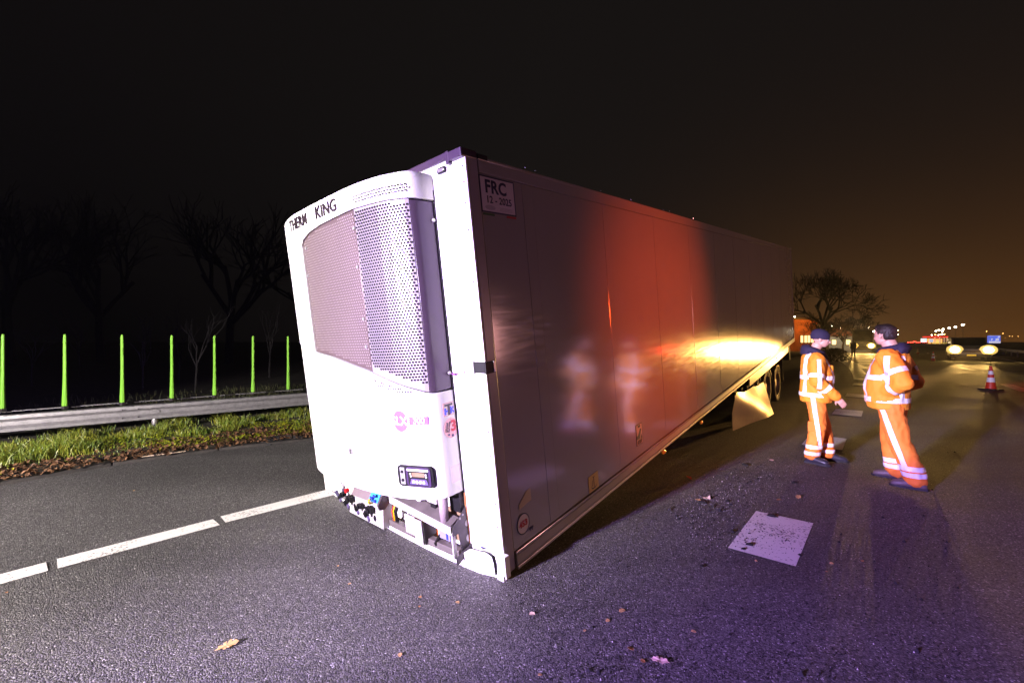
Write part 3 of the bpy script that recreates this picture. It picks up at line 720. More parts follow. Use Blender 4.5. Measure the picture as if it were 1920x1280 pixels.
side_text('ANGLES', .030, bx, FS-.003, bz-.066, blackp, tr, bold=.001); side_text('MORTS', .030, bx, FS-.003, bz-.090, blackp, tr, bold=.001)
nx, nz_ = .228, .246
ring = MB(); npt = 32; o1 = [(math.cos(2*math.pi*k/npt), math.sin(2*math.pi*k/npt)) for k in range(npt)]
Mn = Matrix(((1, 0, 0, nx), (0, 0, -1, FS), (0, 1, 0, nz_), (0, 0, 0, 1)))
for k in range(npt):
    a, b = o1[k], o1[(k+1) % npt]; ring.prism([(a[0]*.070, a[1]*.076), (b[0]*.070, b[1]*.076), (b[0]*.063, b[1]*.069), (a[0]*.063, a[1]*.069)], Mn, .0018)
ring.build('number_ring', navy, tr)
side_plate([(a[0]*.063, a[1]*.069) for a in o1], nx, FS, nz_, mat('sticker_white2', (.60, .56, .57), .4), 'number_disc', tr, h=.0012)
side_text('453', .060, nx, FS-.0025, nz_, redpr, tr, bold=.002)
side_plate([(-.022, 0), (-.02, .012), (.012, .012), (.022, .016), (.020, .0), (.014, -.004), (.012, -.018), (.007, -.018), (.005, -.004), (-.010, -.004), (-.012, -.016), (-.017, -.016)], nx+.085, FS-.0005, nz_-.072, navy, 'cow_print', tr)
side_plate([(-.07, -.05), (.07, -.03), (.07, .06), (.03, .055), (-.02, .02), (-.07, -.015)], .27, FS, .41, mat('tape_residue', (.42, .34, .25), .6), 'tape_residue', tr, h=.0008)

# ---- bumper and the exposed frame below the cooling unit
def bow(y): return float(np.interp(y, [-.04, .05, .17, .42, .74, 1.12, 1.55, 2.1, 2.6], [.030, .050, .080, .098, .105, .100, .085, .045, .0]))
def strip(name, y0, y1, z0, z1, off0, off1, m, n=24, parent=tr, zf=None):
    rings = []
    for k in range(n+1):
        y = y0+(y1-y0)*k/n; x = -bow(y); a, b = (z0, z1) if zf is None else zf(y)
        rings.append([Vector((x-off0, y, a)), Vector((x-off0, y, b)), Vector((x-off1, y, b)), Vector((x-off1, y, a))])
    return MB().rings(rings).build(name, m, parent, bevel=.004)
fr = strip('front_bumper', .345, 2.6, -.012, .036, .0, -.05, white)
strip('bumper_corner', -.035, .34, 0, 0, 0, -.05, white, zf=lambda y: (-.018, float(np.interp(y, [-.04, .02, .10, .30, .34], [.135, .140, .155, .10, .06]))))
MB().box((-.052, -.028, -.040), (.0, .030, .010)).build('corner_shoe', white, tr, bevel=.006)
gp = MB().tube([(-.086, .20, .152), (-.070, .09, .158), (-.062, .045, .140), (-.058, .035, .09), (-.056, .035, .01)], [.003, .004, .007, .008, .006], 6); gp.build('panel_gap', black, tr)
MB().box((-.05, .06, .006), (-.03, .20, .030), None).build('rust_scrape', mat('rust', (.30, .12, .035), .8, var=.5, vscale=30), tr)
strip('lower_beam', .36, 1.24, .040, .088, -.004, -.055, mat('beam_grey', (.17, .145, .14), .45, .4, var=.2, vscale=10), zf=lambda y: (.040, .088))
strip('lower_beam_flange', .36, 2.5, .037, .042, .0, -.08, MATS['beam_grey'])
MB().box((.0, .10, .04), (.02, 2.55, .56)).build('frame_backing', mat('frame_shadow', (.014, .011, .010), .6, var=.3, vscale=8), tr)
ub = MB(); 
P1, P2 = Vector((-.112, 1.165, .322)), Vector((-.148, .352, .292))
for (o0, o1) in (((0, -.06), (0, 0)),): pass
rg = []
for P in (P1, P2): rg.append([P+Vector((0, 0, -.062)), P, P+Vector((.055, 0, .004)), P+Vector((.055, 0, -.058))])
ub.rings(rg).build('upper_beam', framew, tr, bevel=.003)
rg = []
for P in (P1, P2): rg.append([P+Vector((.0, 0, .004)), P+Vector((.0, 0, .008)), P+Vector((.085, 0, .040)), P+Vector((.085, 0, .034))])
MB().rings(rg).build('beam_lip', MATS['beam_grey'], tr)
# end bracket with lightening holes (plate facing the camera side)
YB = .330
def xz_plate(outl, y, m, name, parent=tr, h=.006):
    M = Matrix(((1, 0, 0, 0), (0, 0, -1, y), (0, 1, 0, 0), (0, 0, 0, 1)))
    return MB().prism(outl, M, h).build(name, m, parent)
eb = xz_plate([(-.150, .235), (-.150, .292), (-.01, .400), (.062, .375), (.066, .10), (.0, .05), (-.085, .045), (-.100, .235)], YB, darksteel, 'end_bracket')
for (x, z, rr) in ((-.015, .275, .023), (-.015, .165, .026), (.040, .10, .015), (-.075, .335, .009), (-.045, .35, .008)):
    xz_plate([(x+math.cos(k*math.pi/8)*rr*.8, z+math.sin(k*math.pi/8)*rr) for k in range(16)], YB-.0065, mat('hole_light', (.34, .31, .32), .6), 'lightening_hole', eb, h=.001)
xz_plate([(-.158, .03), (-.158, .088), (.02, .13), (.02, .085)], YB-.02, darksteel, 'bracket_foot', eb)
MB().box((-.150, .338, .06), (-.118, .352, .25)).build('bracket_upright', framew, tr, bevel=.002)
MB().box((.020, .20, .06), (.028, .24, .34)).build('rear_strap', framew, tr)
xz_plate([(-.130, .055), (-.130, .225), (-.02, .20), (-.02, .095)], .700, mat('plate_grey', (.045, .040, .042), .45, .3), 'middle_bracket')
MB().box((-.142, .705, .04), (-.128, .80, .235)).build('middle_bracket', framew, tr, bevel=.003)
xz_plate([(-.12, .088), (.0, .155), (.0, .185), (-.005, .10), (-.11, .06)], .60, darksteel, 'gusset')
ms = MB(); ms.box((-.135, .80, .09), (-.12, .93, .24)); ms.build('mounting_plate', framew, tr, bevel=.003)
# coupling box with air and electric connectors
def quadprism(name, pts, depth, m, parent=tr, **kw):
    f = [Vector(p) for p in pts]; b = [p+Vector(depth) for p in f]; mb = MB(); mb.rings([f, b]); return mb.build(name, m, parent, **kw)
cb = quadprism('coupling_box', [(-.155, 1.235, .03), (-.135, 1.235, .225), (-.135, 1.76, .205), (-.145, 1.82, .03)], (.09, 0, .0), framew, bevel=.003)
quadprism('coupling_box_top', [(-.137, 1.235, .227), (-.085, 1.21, .335), (-.085, 1.75, .290), (-.137, 1.77, .207)], (.02, 0, -.02), mat('pinkish_metal', (.24, .19, .20), .4, .3, var=.12), cb, bevel=.002)
xz_plate([(-.205, .27), (-.165, .325), (-.11, .335), (-.105, .25), (-.145, .215), (-.195, .225)], 1.205, mat('plate_grey2', (.11, .09, .10), .4, .4), 'hex_end', cb, h=.02)
quadprism('blue_label', [(-.1365, 1.31, .232), (-.102, 1.295, .303), (-.102, 1.44, .297), (-.1365, 1.455, .225)], (-.004, 0, .002), mat('label_blue', (.05, .35, .75), .4), cb)
for (yy, zz) in ((1.39, .265), (1.345, .29), (1.345, .245)):
    MB().box((-.147, yy-.018, zz-.012), (-.1405, yy+.018, zz+.012)).build('label_mark', bluep, cb)
def coupling(y, z, s=1., cap=None):
    m = MB(); m.tube([(-.14, y, z), (-.20*1, y, z-.005)], [.030*s, .024*s], 12); m.box((-.185, y-.045*s, z-.022*s), (-.150, y+.045*s, z+.024*s)); m.tube([(-.19, y+.02, z-.05*s), (-.20, y+.02, z-.012)], [.02*s, .022*s], 10)
    o = m.build('coupling', black, cb, bevel=.003)
    MB().tube([(-.197, y-.035*s, z-.05*s), (-.213, y-.03*s, z-.052*s)], .024*s, 12).build('coupling_cap', cap or mat('dusty_violet', (.12, .09, .20), .4), o)
coupling(1.40, .165, 1.05); coupling(1.56, .160, .75); coupling(1.74, .185, 1.0); coupling(1.86, .20, .7)
MB().tube([(-.15, 1.405, .215), (-.17, 1.40, .235), (-.165, 1.395, .255), (-.15, 1.40, .25)], .010, 8).build('yellow_cap', yellowp, cb, smooth=True)
MB().tube([(-.14, 1.80, .245), (-.17, 1.80, .245)], [.022, .02], 10).build('red_coupling', redp, cb)
MB().tube([(-.13, 1.90, .265), (-.15, 1.90, .26)], [.028, .024], 12).build('white_coupling', framew, cb)
hs = MB(); pts = [(-.115+.005*math.sin(a), 2.03+math.cos(a)*.085, .215+math.sin(a)*.10) for a in [R(50+25*k) for k in range(12)]]; hs.tube(pts, .016, 8); hs.build('corrugated_hose', mat('hose_violet', (.05, .04, .09), .5), tr, smooth=True)
# hoses and equipment behind the beams
for y, c, r_ in ((1.13, yellowp, .006), (1.145, redp, .007), (1.10, black, .009), (1.08, black, .006)):
    MB().tube([(-.02, y-.02, .28), (-.08, y, .25), (-.10, y+.01, .19), (-.09, y+.02, .12), (-.06, y+.07, .06)], r_, 8).build('hose', c, tr, smooth=True)
MB().tube([(-.05, 1.03, .18), (.0, 1.03, .18)], .065, 20).build('air_tank_end', mat('tank_grey', (.08, .07, .07), .4, .4), tr)
MB().tube([(-.062, 1.03, .185), (-.05, 1.03, .185)], .012, 8).build('tank_plug', black, tr)
MB().box((-.06, .84, .10), (-.02, .90, .27)).build('orange_clip', orangep, tr)
MB().tube([(-.08, .80, .40), (-.02, .80, .40)], .052, 20).build('pulley', framew, tr)
MB().tube([(-.10, .46, .52), (-.12, .44, .30)], [.04, .03], 10).build('drain_duct', mat('duct_pink', (.28, .22, .24), .5, bump=.3, bscale=50), tr, smooth=True)
MB().box((-.09, .56, .38), (-.04, .68, .50)).build('valve_block', framew, tr, bevel=.01); MB().box((-.07, .60, .33), (-.04, .66, .38)).build('valve_foot', black, tr)
MB().box((-.05, .34, .36), (.0, .45, .52)).build('junction_box', black, tr); MB().box((-.03, .335, .12), (.0, .50, .36)).build('tan_board', tanm, tr)
MB().box((-.09, .44, .13), (-.04, .56, .25)).build('battery', mat('battery_lilac', (.22, .20, .34), .4), tr, bevel=.004); MB().box((-.0925, .46, .14), (-.09, .48, .24)).build('battery_label', bluep, tr)
MB().box((-.03, .352, .33), (-.0, .366, .52)).build('corner_frame', tanm, tr); MB().box((-.012, .318, .12), (-.004, .330, .50)).build('rusty_edge', MATS['rust'], tr)
MB().box((-.095, .50, .048), (-.02, 1.1, .054)).build('tan_floor', tanm, tr)
for k in range(9):
    y = .45+k*.075; MB().tube([(-.03, y, .30+.05*math.sin(k*2.)), (-.05, y+.03, .20+.03*math.cos(k*3.)), (-.04, y+.05, .10)], .005, 6).build('cable', [black, redp, orangep, whp][k % 4], tr, smooth=True)

# ---- underbody, wheels, side guard panel
for y in (.75, 1.85): part(MB().box((1.0, y-.06, -.30), (12.9, y+.06, .09)), 'chassis_beam', chassis)
for x in (2.5, 3.6, 5.0, 6.4): part(MB().box((x, .05, -.06), (x+.08, 2.55, .09)), 'cross_member', chassis)
for y in (.55, 2.05): part(MB().box((2.55, y-.06, -.35), (2.70, y+.06, .05)), 'landing_leg', chassis)
part(MB().box((4.9, .60, -.32), (5.6, 1.1, .0)), 'pallet_box', chassis)
tyre_m = rubber; rim_m = mat('wheel_rim', (.16, .13, .11), .45, .6, var=.3, vscale=20)
def wheel(x, z, y):
    w = MB(); n = 36; prof_ = [(.30, .0), (.40, -.015), (.455, .0), (.47, .03), (.47, .30), (.455, .33), (.30, .33)]
    rings = [[Vector((math.cos(a)*r, b, math.sin(a)*r)) for r, b in prof_] for a in [2*math.pi*k/n for k in range(n)]]
    rings.append(rings[0]); w.rings(rings, caps=False)
    M = Matrix.Translation((x, y, z))
    o = w.build('wheel', tyre_m, tr, M=M, smooth=True)
    rm = MB(); prr = [(.30, .01), (.285, .02), (.27, .10), (.16, .13), (.13, .04), (.07, .03), (.0, .03)]
    rings = [[Vector((math.cos(a)*r, b, math.sin(a)*r)) for r, b in prr] for a in [2*math.pi*k/n for k in range(n+1)]]
    rm.rings(rings, close=False); rm.build('rim', rim_m, o, smooth=True)
    rr_ = MB(); n2 = 40; rr_.tube([(math.cos(2*math.pi*k/n2)*.305, -.004, math.sin(2*math.pi*k/n2)*.305) for k in range(n2+1)], .008, 6, caps=False); rr_.build('rim_edge', rim_m, o, smooth=True)
for x in (8.30, 9.62, 10.94):
    z = .47-(.028+x*.1204)
    wheel(x, z, .10); wheel(x, z, 2.15)
    part(MB().tube([(x, .4, z), (x, 2.2, z)], .07, 10), 'axle', chassis)
    md = MB(); rings = []
    for k in range(9):
        a = R(20+140*k/8); rings.append([(x+math.cos(a)*.53, .08, z+math.sin(a)*.50), (x+math.cos(a)*.53, .50, z+math.sin(a)*.50), (x+math.cos(a)*.515, .50, z+math.sin(a)*.485), (x+math.cos(a)*.515, .08, z+math.sin(a)*.485)])
    part(md.rings(rings), 'mudguard', black)
part(MB().box((11.60, .06, -.95), (11.62, .55, -.08)), 'mud_flap', rubber)
part(MB().box((12.75, .05, -.52), (12.95, 2.5, -.12)), 'rear_light_bar', black)
part(MB().box((12.60, .55, -.62), (12.75, 2.0, -.50)), 'underrun_bar', black)
part(MB().box((12.9, .08, -.40), (12.98, .30, -.22)), 'rear_lamp', redp)
part(MB().box((7.3, -.008, -.20), (12.2, .02, -.040)), 'side_guard_rail', mat('guard_pale', (.34, .31, .26), .3, .3, var=.1), bevel=.004)
part(MB().box((10.2, -.014, -.10), (10.45, -.008, -.06)), 'rail_lamp', glass)
for x, z in ((4.35, -.10), (2.9, -.07)):
    am = part(MB().sphere((x, .03, z-.03), (.05, .02, .028), 12, 8), 'side_marker_lamp', mat('amber_lens', (.9, .30, .03), .2, emit=(1, .3, .03), es=.12), smooth=True)
# bent panel hanging under the side
gpm = mat('bent_sheet', (.62, .52, .34), .32, .15, var=.08, vscale=4, bump=.15, bscale=6)
TL, TR, BR_, BL = Vector((5.93, -.02, -.075)), Vector((8.15, -.10, -.295)), Vector((8.40, -.20, -1.01)), Vector((5.95, -.03, -.715))
rows = 9; cols = 14; V = []; F = []
for j in range(rows):
    for i in range(cols):
        u, v = i/(cols-1), j/(rows-1)
        p = TL.lerp(TR, u).lerp(BL.lerp(BR_, u), v)
        fd = v-u*1.25-.05; p.y += -.045*max(0, 1-abs(fd)/.45) + .04*max(0, fd) + .018*math.sin(u*9+v*2)*(1-v)
        p.z += .02*math.sin(u*14)*(1-v)**3
        V.append(p)
n0 = len(V); V += [p+Vector((0, .006, 0)) for p in V]
for j in range(rows-1):
    for i in range(cols-1):
        a = j*cols+i; F.append((a, a+1, a+cols+1, a+cols)); b = a+n0; F.append((b, b+cols, b+cols+1, b+1))
raw('side_guard_panel', V, F, gpm, tr, smooth=True, label='crumpled pale side guard panel hanging down to the road')
for k in range(5): part(MB().box((6.2+k*.45, .0, -.16-k*.05), (6.32+k*.45, .03, -.06-k*.05)), 'guard_bracket', chassis)

# ================================================================== NIGHT HAZE
hz = bpy.data.materials.new('night_haze'); hz.use_nodes = True; ht = hz.node_tree; ht.nodes.clear()
pv = N(ht, 'ShaderNodeVolumePrincipled'); pv.inputs['Color'].default_value = (.85, .85, .85, 1); pv.inputs['Density'].default_value = .0004; pv.inputs['Anisotropy'].default_value = .7
ho = N(ht, 'ShaderNodeOutputMaterial'); ht.links.new(pv.outputs[0], ho.inputs['Volume'])
MB().box((-120, -40, -1.2), (460, 500, 24)).build('haze', hz, kind='stuff', label='thin night haze over the motorway')

# ================================================================== PEOPLE
skin = mat('skin', (.62, .36, .27), .5, var=.08, vscale=10)
hivis = mat('hi_vis_orange', (.88, .31, .02), .75, var=.05, vscale=6, bump=.25, bscale=140)
hivis2 = mat('hi_vis_trousers', (.88, .24, .03), .75, var=.07, vscale=6, bump=.25, bscale=140)
tapem = mat('reflective_tape', (.86, .86, .90), .35, bump=.1, bscale=200)
navycl = mat('navy_cloth', (.018, .013, .040), .85, bump=.4, bscale=90)
shoe_m = mat('boot_leather', (.03, .028, .04), .35, bump=.2, bscale=60)
hairm = mat('dark_hair', (.018, .012, .010), .55, var=.4, vscale=40, bump=.8, bscale=70)
def V3(*a): return Vector(a)
def limb(mb, pts, rads, n=14, flat=None):
    """tapered tube through joints with rounded ends"""
    pts = [Vector(p) for p in pts]; P_, R_ = [], []
    for i in range(len(pts)-1):
        for k in range(5): t = k/5; P_.append(pts[i].lerp(pts[i+1], t)); R_.append(rads[i]+(rads[i+1]-rads[i])*t)
    P_.append(pts[-1]); R_.append(rads[-1]); mb.tube(P_, R_, n)
    for p, r in zip(pts, rads): mb.sphere(p, r*.99, 12, 8)
def tape(src, name, cuts, keep, parent, m=tapem, d=.004):
    bm = bmesh.new(); bm.from_mesh(src.data)
    for co, no in cuts: bmesh.ops.bisect_plane(bm, geom=bm.verts[:]+bm.edges[:]+bm.faces[:], plane_co=co, plane_no=no)
    bm.normal_update()
    kill = [f for f in bm.faces if not keep(f.calc_center_median(), f.normal)]
    bmesh.ops.delete(bm, geom=kill, context='FACES')
    bm.normal_update(); nn = {v: v.normal.copy() for v in bm.verts}
    for v in bm.verts: v.co += nn[v]*d
    me = bpy.data.meshes.new(name); bm.to_mesh(me); bm.free(); me.materials.append(m)
    for p in me.polygons: p.use_smooth = True
    o = bpy.data.objects.new(name, me); col.objects.link(o); o.parent = parent; return o
def seg_dist(p, a, b):
    ab = b-a; t = max(0, min(1, (p-a).dot(ab)/ab.length_squared)); return (p-(a+ab*t)).length, t
def hand(mb, wrist, dirv, palmn, s=1., curl=.5):
    """palm plus five bent fingers; dirv points along the fingers, palmn out of the palm"""
    d = Vector(dirv).normalized(); n = (Vector(palmn)-d*Vector(palmn).dot(d)).normalized(); w = d.cross(n); W0 = Vector(wrist)
    mb.ell([(W0+d*t*s, w*a*s, n*b*s) for t, a, b in ((-.01, .026, .020), (.02, .032, .018), (.05, .041, .016), (.085, .040, .014))], 12)
    for k, (o_, L) in enumerate(((-.030, .070), (-.010, .078), (.010, .073), (.029, .058))):
        b = W0+d*.080*s+w*o_*s; c1 = curl*.5; c2 = curl*1.1
        p1 = b+(d*math.cos(c1)+n*math.sin(c1))*L*.42*s; p2 = p1+(d*math.cos(c2)+n*math.sin(c2))*L*.33*s; p3 = p2+(d*math.cos(c2*1.5)+n*math.sin(c2*1.5))*L*.27*s
        mb.tube([b, p1, p2, p3], [.0095*s, .0088*s, .008*s, .0062*s], 8)
    b = W0+d*.030*s-w*.032*s; p1 = b+(d*.6-w*.6+n*.4).normalized()*.036*s; p2 = p1+(d*.85-w*.15+n*.4).normalized()*.030*s
    mb.tube([W0+d*.012*s-w*.012*s, b, p1, p2], [.014*s, .0125*s, .010*s, .0075*s], 8)
def head_geo(mb, c, M, s=1.):
    """c: centre of skull; M: rotation, +x is the face direction"""
    T = Matrix.Translation(c) @ M @ Matrix.Scale(s, 4)
    def sp(p, r): mb.sphere(T @ Vector(p), tuple(v*s for v in r), 20, 14, M)
    sp((-.008, 0, .025), (.098, .077, .090)); sp((.028, 0, -.035), (.066, .060, .072)); sp((.052, 0, -.078), (.030, .033, .024))
    sp((.062, .030, -.028), (.022, .020, .018)); sp((.062, -.030, -.028), (.022, .020, .018))            # cheeks
    sp((.080, 0, .012), (.014, .040, .012))                                                             # brow
    mb.tube([T @ Vector(p) for p in ((.082, 0, .004), (.100, 0, -.020), (.108, 0, -.034), (.088, 0, -.040))], [.009*s, .011*s, .013*s, .012*s], 10)
    sp((.084, 0, -.058), (.012, .022, .006)); sp((.081, 0, -.070), (.011, .019, .006))                   # lips
    for e in (-1, 1):
        sp((-.008, e*.078, -.018), (.020, .008, .030))                                                  # ears
        sp((-.014, e*.084, -.014), (.015, .006, .023))
def eyes(c, M, parent):
    T = Matrix.Translation(c) @ M
    for e in (-1, 1):
        MB().sphere(T @ Vector((.076, e*.031, -.006)), (.010, .012, .008), 10, 8, M).build('eye', mat('eye_white', (.6, .57, .55), .2), parent, smooth=True)
        MB().sphere(T @ Vector((.0845, e*.031, -.006)), (.003, .005, .005), 8, 6, M).build('pupil', black, parent, smooth=True)
def shoe(mb, heel, toe, up=V3(0, 0, 1), s=1.):
    heel, toe = Vector(heel), Vector(toe); d = (toe-heel).normalized(); w = up.cross(d).normalized(); L = (toe-heel).length; u = d.cross(w)*-1 if False else up
    sts = [(-.02, .020, .02, .030), (.01, .038, .045, .045), (.07, .042, .060, .060), (.13, .046, .052, .052), (.19, .052, .043, .043), (.24, .052, .038, .038), (.272, .044, .030, .030), (.285, .028, .024, .022)]
    mb.ell([(heel+d*(t*L/.28)+u*(zc), w*a, u*b) for t, a, b, zc in sts], 16)
def person(label, X_, Y_, yaw, build):
    M = Matrix.Translation((X_, Y_, 0)) @ Matrix.Rotation(yaw, 4, 'Z')
    r = empty('person', M, label=label, cat='person'); build(r); return r

def man_left(r):
    # faces +x, right hand side is -y (towards the camera)
    RZ = Matrix.Rotation(R(-10), 4, 'Z') @ Matrix.Rotation(R(12), 4, 'Y')
    hc = V3(.075, .0, 1.635)
    hipR, hipL = V3(0, -.10, .90), V3(0, .10, .90)
    kneeR, kneeL = V3(.02, -.115, .50), V3(.11, .12, .50); ankR, ankL = V3(-.05, -.12, .09), V3(.17, .10, .09)
    shR, elR, wrR = V3(-.01, -.205, 1.36), V3(-.03, -.27, 1.09), V3(.175, -.245, .905)
    shL, elL, wrL = V3(-.01, .205, 1.36), V3(-.03, .28, 1.09), V3(.15, .24, .92)
    b = MB(); head_geo(b, hc, RZ)
    b.tube([(-.02, 0, 1.38), (.0, 0, 1.47), (.04, 0, 1.57)], [.075, .062, .06], 16)
    b.ell([(V3(0, 0, .86), V3(.10, 0, 0), V3(0, .155, 0)), (V3(0, 0, 1.05), V3(.10, 0, 0), V3(0, .135, 0)), (V3(-.01, 0, 1.25), V3(.11, 0, 0), V3(0, .16, 0)), (V3(-.01, 0, 1.38), V3(.085, 0, 0), V3(0, .17, 0)), (V3(-.01, 0, 1.43), V3(.05, 0, 0), V3(0, .08, 0))], 20)
    for a in ((shR, elR, wrR), (shL, elL, wrL)): limb(b, a, [.055, .042, .028], 12)
    for a in ((hipR, kneeR, ankR), (hipL, kneeL, ankL)): limb(b, a, [.085, .058, .042], 12)
    hand(b, wrR+V3(.012, -.002, -.016), V3(.62, 0, -.78), V3(0, .9, -.1), 1.0, .35); hand(b, wrL+V3(.012, 0, -.016), V3(.6, 0, -.8), V3(0, -1, 0), 1.0, .5)
    body = sculpt(b, .0065, 'body', skin, r, 3)
    eyes(hc, RZ, body)
    # beanie
    T = Matrix.Translation(hc) @ RZ @ Matrix.Rotation(R(-8), 4, 'Y')
    m = MB(); m.ell([(T @ V3(-.012+dx, 0, z), (T.to_3x3() @ V3(a, 0, 0)), (T.to_3x3() @ V3(0, a*.82, 0))) for z, a, dx in ((-.008, .106, 0), (.03, .110, 0), (.07, .104, -.002), (.10, .086, -.006), (.122, .058, -.010), (.132, .02, -.012))], 24)
    sculpt(m, .006, 'beanie', navycl, r, 2, fold=.002, fscale=22)
    # hood / collar
    m = MB(); ring = []
    for k in range(17):
        a = 2*math.pi*k/16; ring.append(V3(-.015+math.cos(a)*.095, math.sin(a)*.10, 1.475+(-math.cos(a))*.04))
    m.tube(ring, .042, 10); m.ell([(V3(-.09, 0, 1.43), V3(.06, 0, 0), V3(0, .12, 0)), (V3(-.105, 0, 1.50), V3(.05, 0, 0), V3(0, .11, 0)), (V3(-.075, 0, 1.56), V3(.03, 0, 0), V3(0, .07, 0))], 16)
    m.tube([(.08, .02, 1.47), (.115, .0, 1.38), (.13, 0, 1.25)], [.04, .035, .02], 10)
    sculpt(m, .008, 'hood', navycl, r, 3, fold=.004, fscale=16)
    # jacket
    j = MB()
    j.ell([(V3(x, 0, z), V3(a, 0, 0), V3(0, c, 0)) for x, z, a, c in ((.02, .80, .178, .205), (.02, .90, .190, .215), (.03, 1.0, .192, .215), (.03, 1.12, .186, .215), (.015, 1.25, .172, .215), (-.005, 1.35, .140, .205), (-.02, 1.42, .110, .15), (-.015, 1.46, .09, .10))], 28)
    for (a, e, w, sg) in ((shR, elR, wrR, -1), (shL, elL, wrL, 1)): limb(j, (a, e, w), [.098, .082, .060], 16)
    jac = sculpt(j, .013, 'jacket', hivis, r, 4, fold=.014, fscale=9, seed=2, stretch=(1, 1, .6))
    def onarm(p, a, e, w):
        d1, t1 = seg_dist(p, a, e); d2, t2 = seg_dist(p, e, w); return (d1 < .125 and (abs(p.y) > .165)) or (d2 < .105 and abs(p.y) > .16)
    arm = lambda p: onarm(p, shR, elR, wrR) if p.y < 0 else onarm(p, shL, elL, wrL)
    Z_ = V3(0, 0, 1)
    for z0 in (1.10, .875): tape(jac, 'reflective_band', [(V3(0, 0, z0), Z_), (V3(0, 0, z0+.052), Z_)], lambda p, n, z0=z0: z0 < p.z < z0+.052 and not arm(p), r)
    for y0 in (-.145, .10): tape(jac, 'reflective_stripe', [(V3(0, y0, 0), V3(0, 1, 0)), (V3(0, y0+.05, 0), V3(0, 1, 0)), (V3(0, 0, .88), Z_)], lambda p, n, y0=y0: y0 < p.y < y0+.05 and p.z > .88 and not arm(p) and abs(n.x) > .25, r, d=.0045)
    for sg, (a, e, w) in ((-1, (shR, elR, wrR)), (1, (shL, elL, wrL))):
        d = (e-a).normalized(); c = a+d*.19
        tape(jac, 'sleeve_band', [(c, d), (c+d*.05, d)], lambda p, n, c=c, d=d, a=a, e=e: 0 < (p-c).dot(d) < .05 and arm(p) and seg_dist(p, a, e)[0] < .12, r)
        d2 = (w-e).normalized(); c2 = e+d2*.11
        tape(jac, 'sleeve_band', [(c2, d2), (c2+d2*.05, d2)], lambda p, n, c=c2, d=d2, e=e, w=w: 0 < (p-c).dot(d) < .05 and seg_dist(p, e, w)[0] < .10 and abs(p.y) > .14, r)
        tape(jac, 'sleeve_stripe', [(V3(-.035, 0, 0), V3(1, 0, 0)), (V3(.010, 0, 0), V3(1, 0, 0)), (V3(0, 0, 1.00), Z_), (V3(0, 0, 1.37), Z_)], lambda p, n, sg=sg: -.035 < p.x < .010 and 1.0 < p.z < 1.37 and p.y*sg > .2 and n.y*sg > .3, r)
    # zip line and pocket seam
    MB().tube([(.155, .0, 1.36), (.195, 0, 1.20), (.207, 0, 1.0), (.19, 0, .82)], .006, 6).build('zip', mat('orange_shadow', (.45, .04, .01), .7), r)
    for y0 in (-.11, .06): MB().box((.140, y0, 1.17), (.186, y0+.10, 1.29)).build('chest_pocket', hivis, r, bevel=.012)
    # trousers
    t = MB(); t.ell([(V3(0, 0, z), V3(a, 0, 0), V3(0, c, 0)) for z, a, c in ((.98, .125, .165), (.92, .130, .175), (.84, .120, .170), (.79, .09, .14))], 24)
    limb(t, (V3(0, -.095, .86), kneeR, ankR+V3(0, 0, .015)), [.108, .092, .088], 18); limb(t, (V3(0, .095, .86), kneeL, ankL+V3(0, 0, .015)), [.108, .092, .088], 18)
    tro = sculpt(t, .013, 'trousers', hivis2, r, 4, fold=.016, fscale=8, seed=7, stretch=(1, 1, .7))
    for z0 in (.115, .20):
        for sg in (-1, 1): tape(tro, 'reflective_band', [(V3(0, 0, z0), Z_), (V3(0, 0, z0+.045), Z_)], lambda p, n, z0=z0, sg=sg: z0 < p.z < z0+.045 and p.y*sg > 0, r)
    tape(tro, 'reflective_stripe', [(V3(0, 0, .25), V3(1, 0, .12)), (V3(.045, 0, .25), V3(1, 0, .12))], lambda p, n: 0 < (p-V3(-.03, 0, .25)).dot(V3(.993, 0, .119)) < .0 or (n.y < -.45 and p.y < -.03 and .25 < p.z < .86 and 0 < (p-V3(0, 0, .25)).dot(V3(.993, 0, .119)) < .045), r)
    MB().box((-.11, -.20, .43), (-.02, -.185, .56)).build('leg_pocket', hivis2, r, bevel=.006)
    for k, (hl, to) in enumerate(((ankR+V3(-.06, 0, -.085), ankR+V3(.16, -.11, -.085)), (ankL+V3(-.06, 0, -.085), ankL+V3(.21, -.02, -.085)))):
        s_ = MB(); shoe(s_, hl, to); s_.tube([hl+V3(.05, 0, .05), hl+V3(.055, 0, .14)], [.055, .055], 14)
        bo = sculpt(s_, .009, 'boot', shoe_m, r, 3)
        so = MB(); d = (to-hl).normalized(); w = V3(0, 0, 1).cross(d)
        L = (to-hl).length; ol = [(-.035, 0), (-.02, .035), (.08, .038), (.18, .048), (.26, .042), (.30, .02), (.305, 0), (.30, -.02), (.26, -.042), (.18, -.048), (.08, -.038), (-.02, -.035)]
        so.rings([[hl+d*(a*L/.28)+w*b_+V3(0, 0, z) for a, b_ in ol] for z in (-.003, .022)]); so.build('sole', rubber, bo)

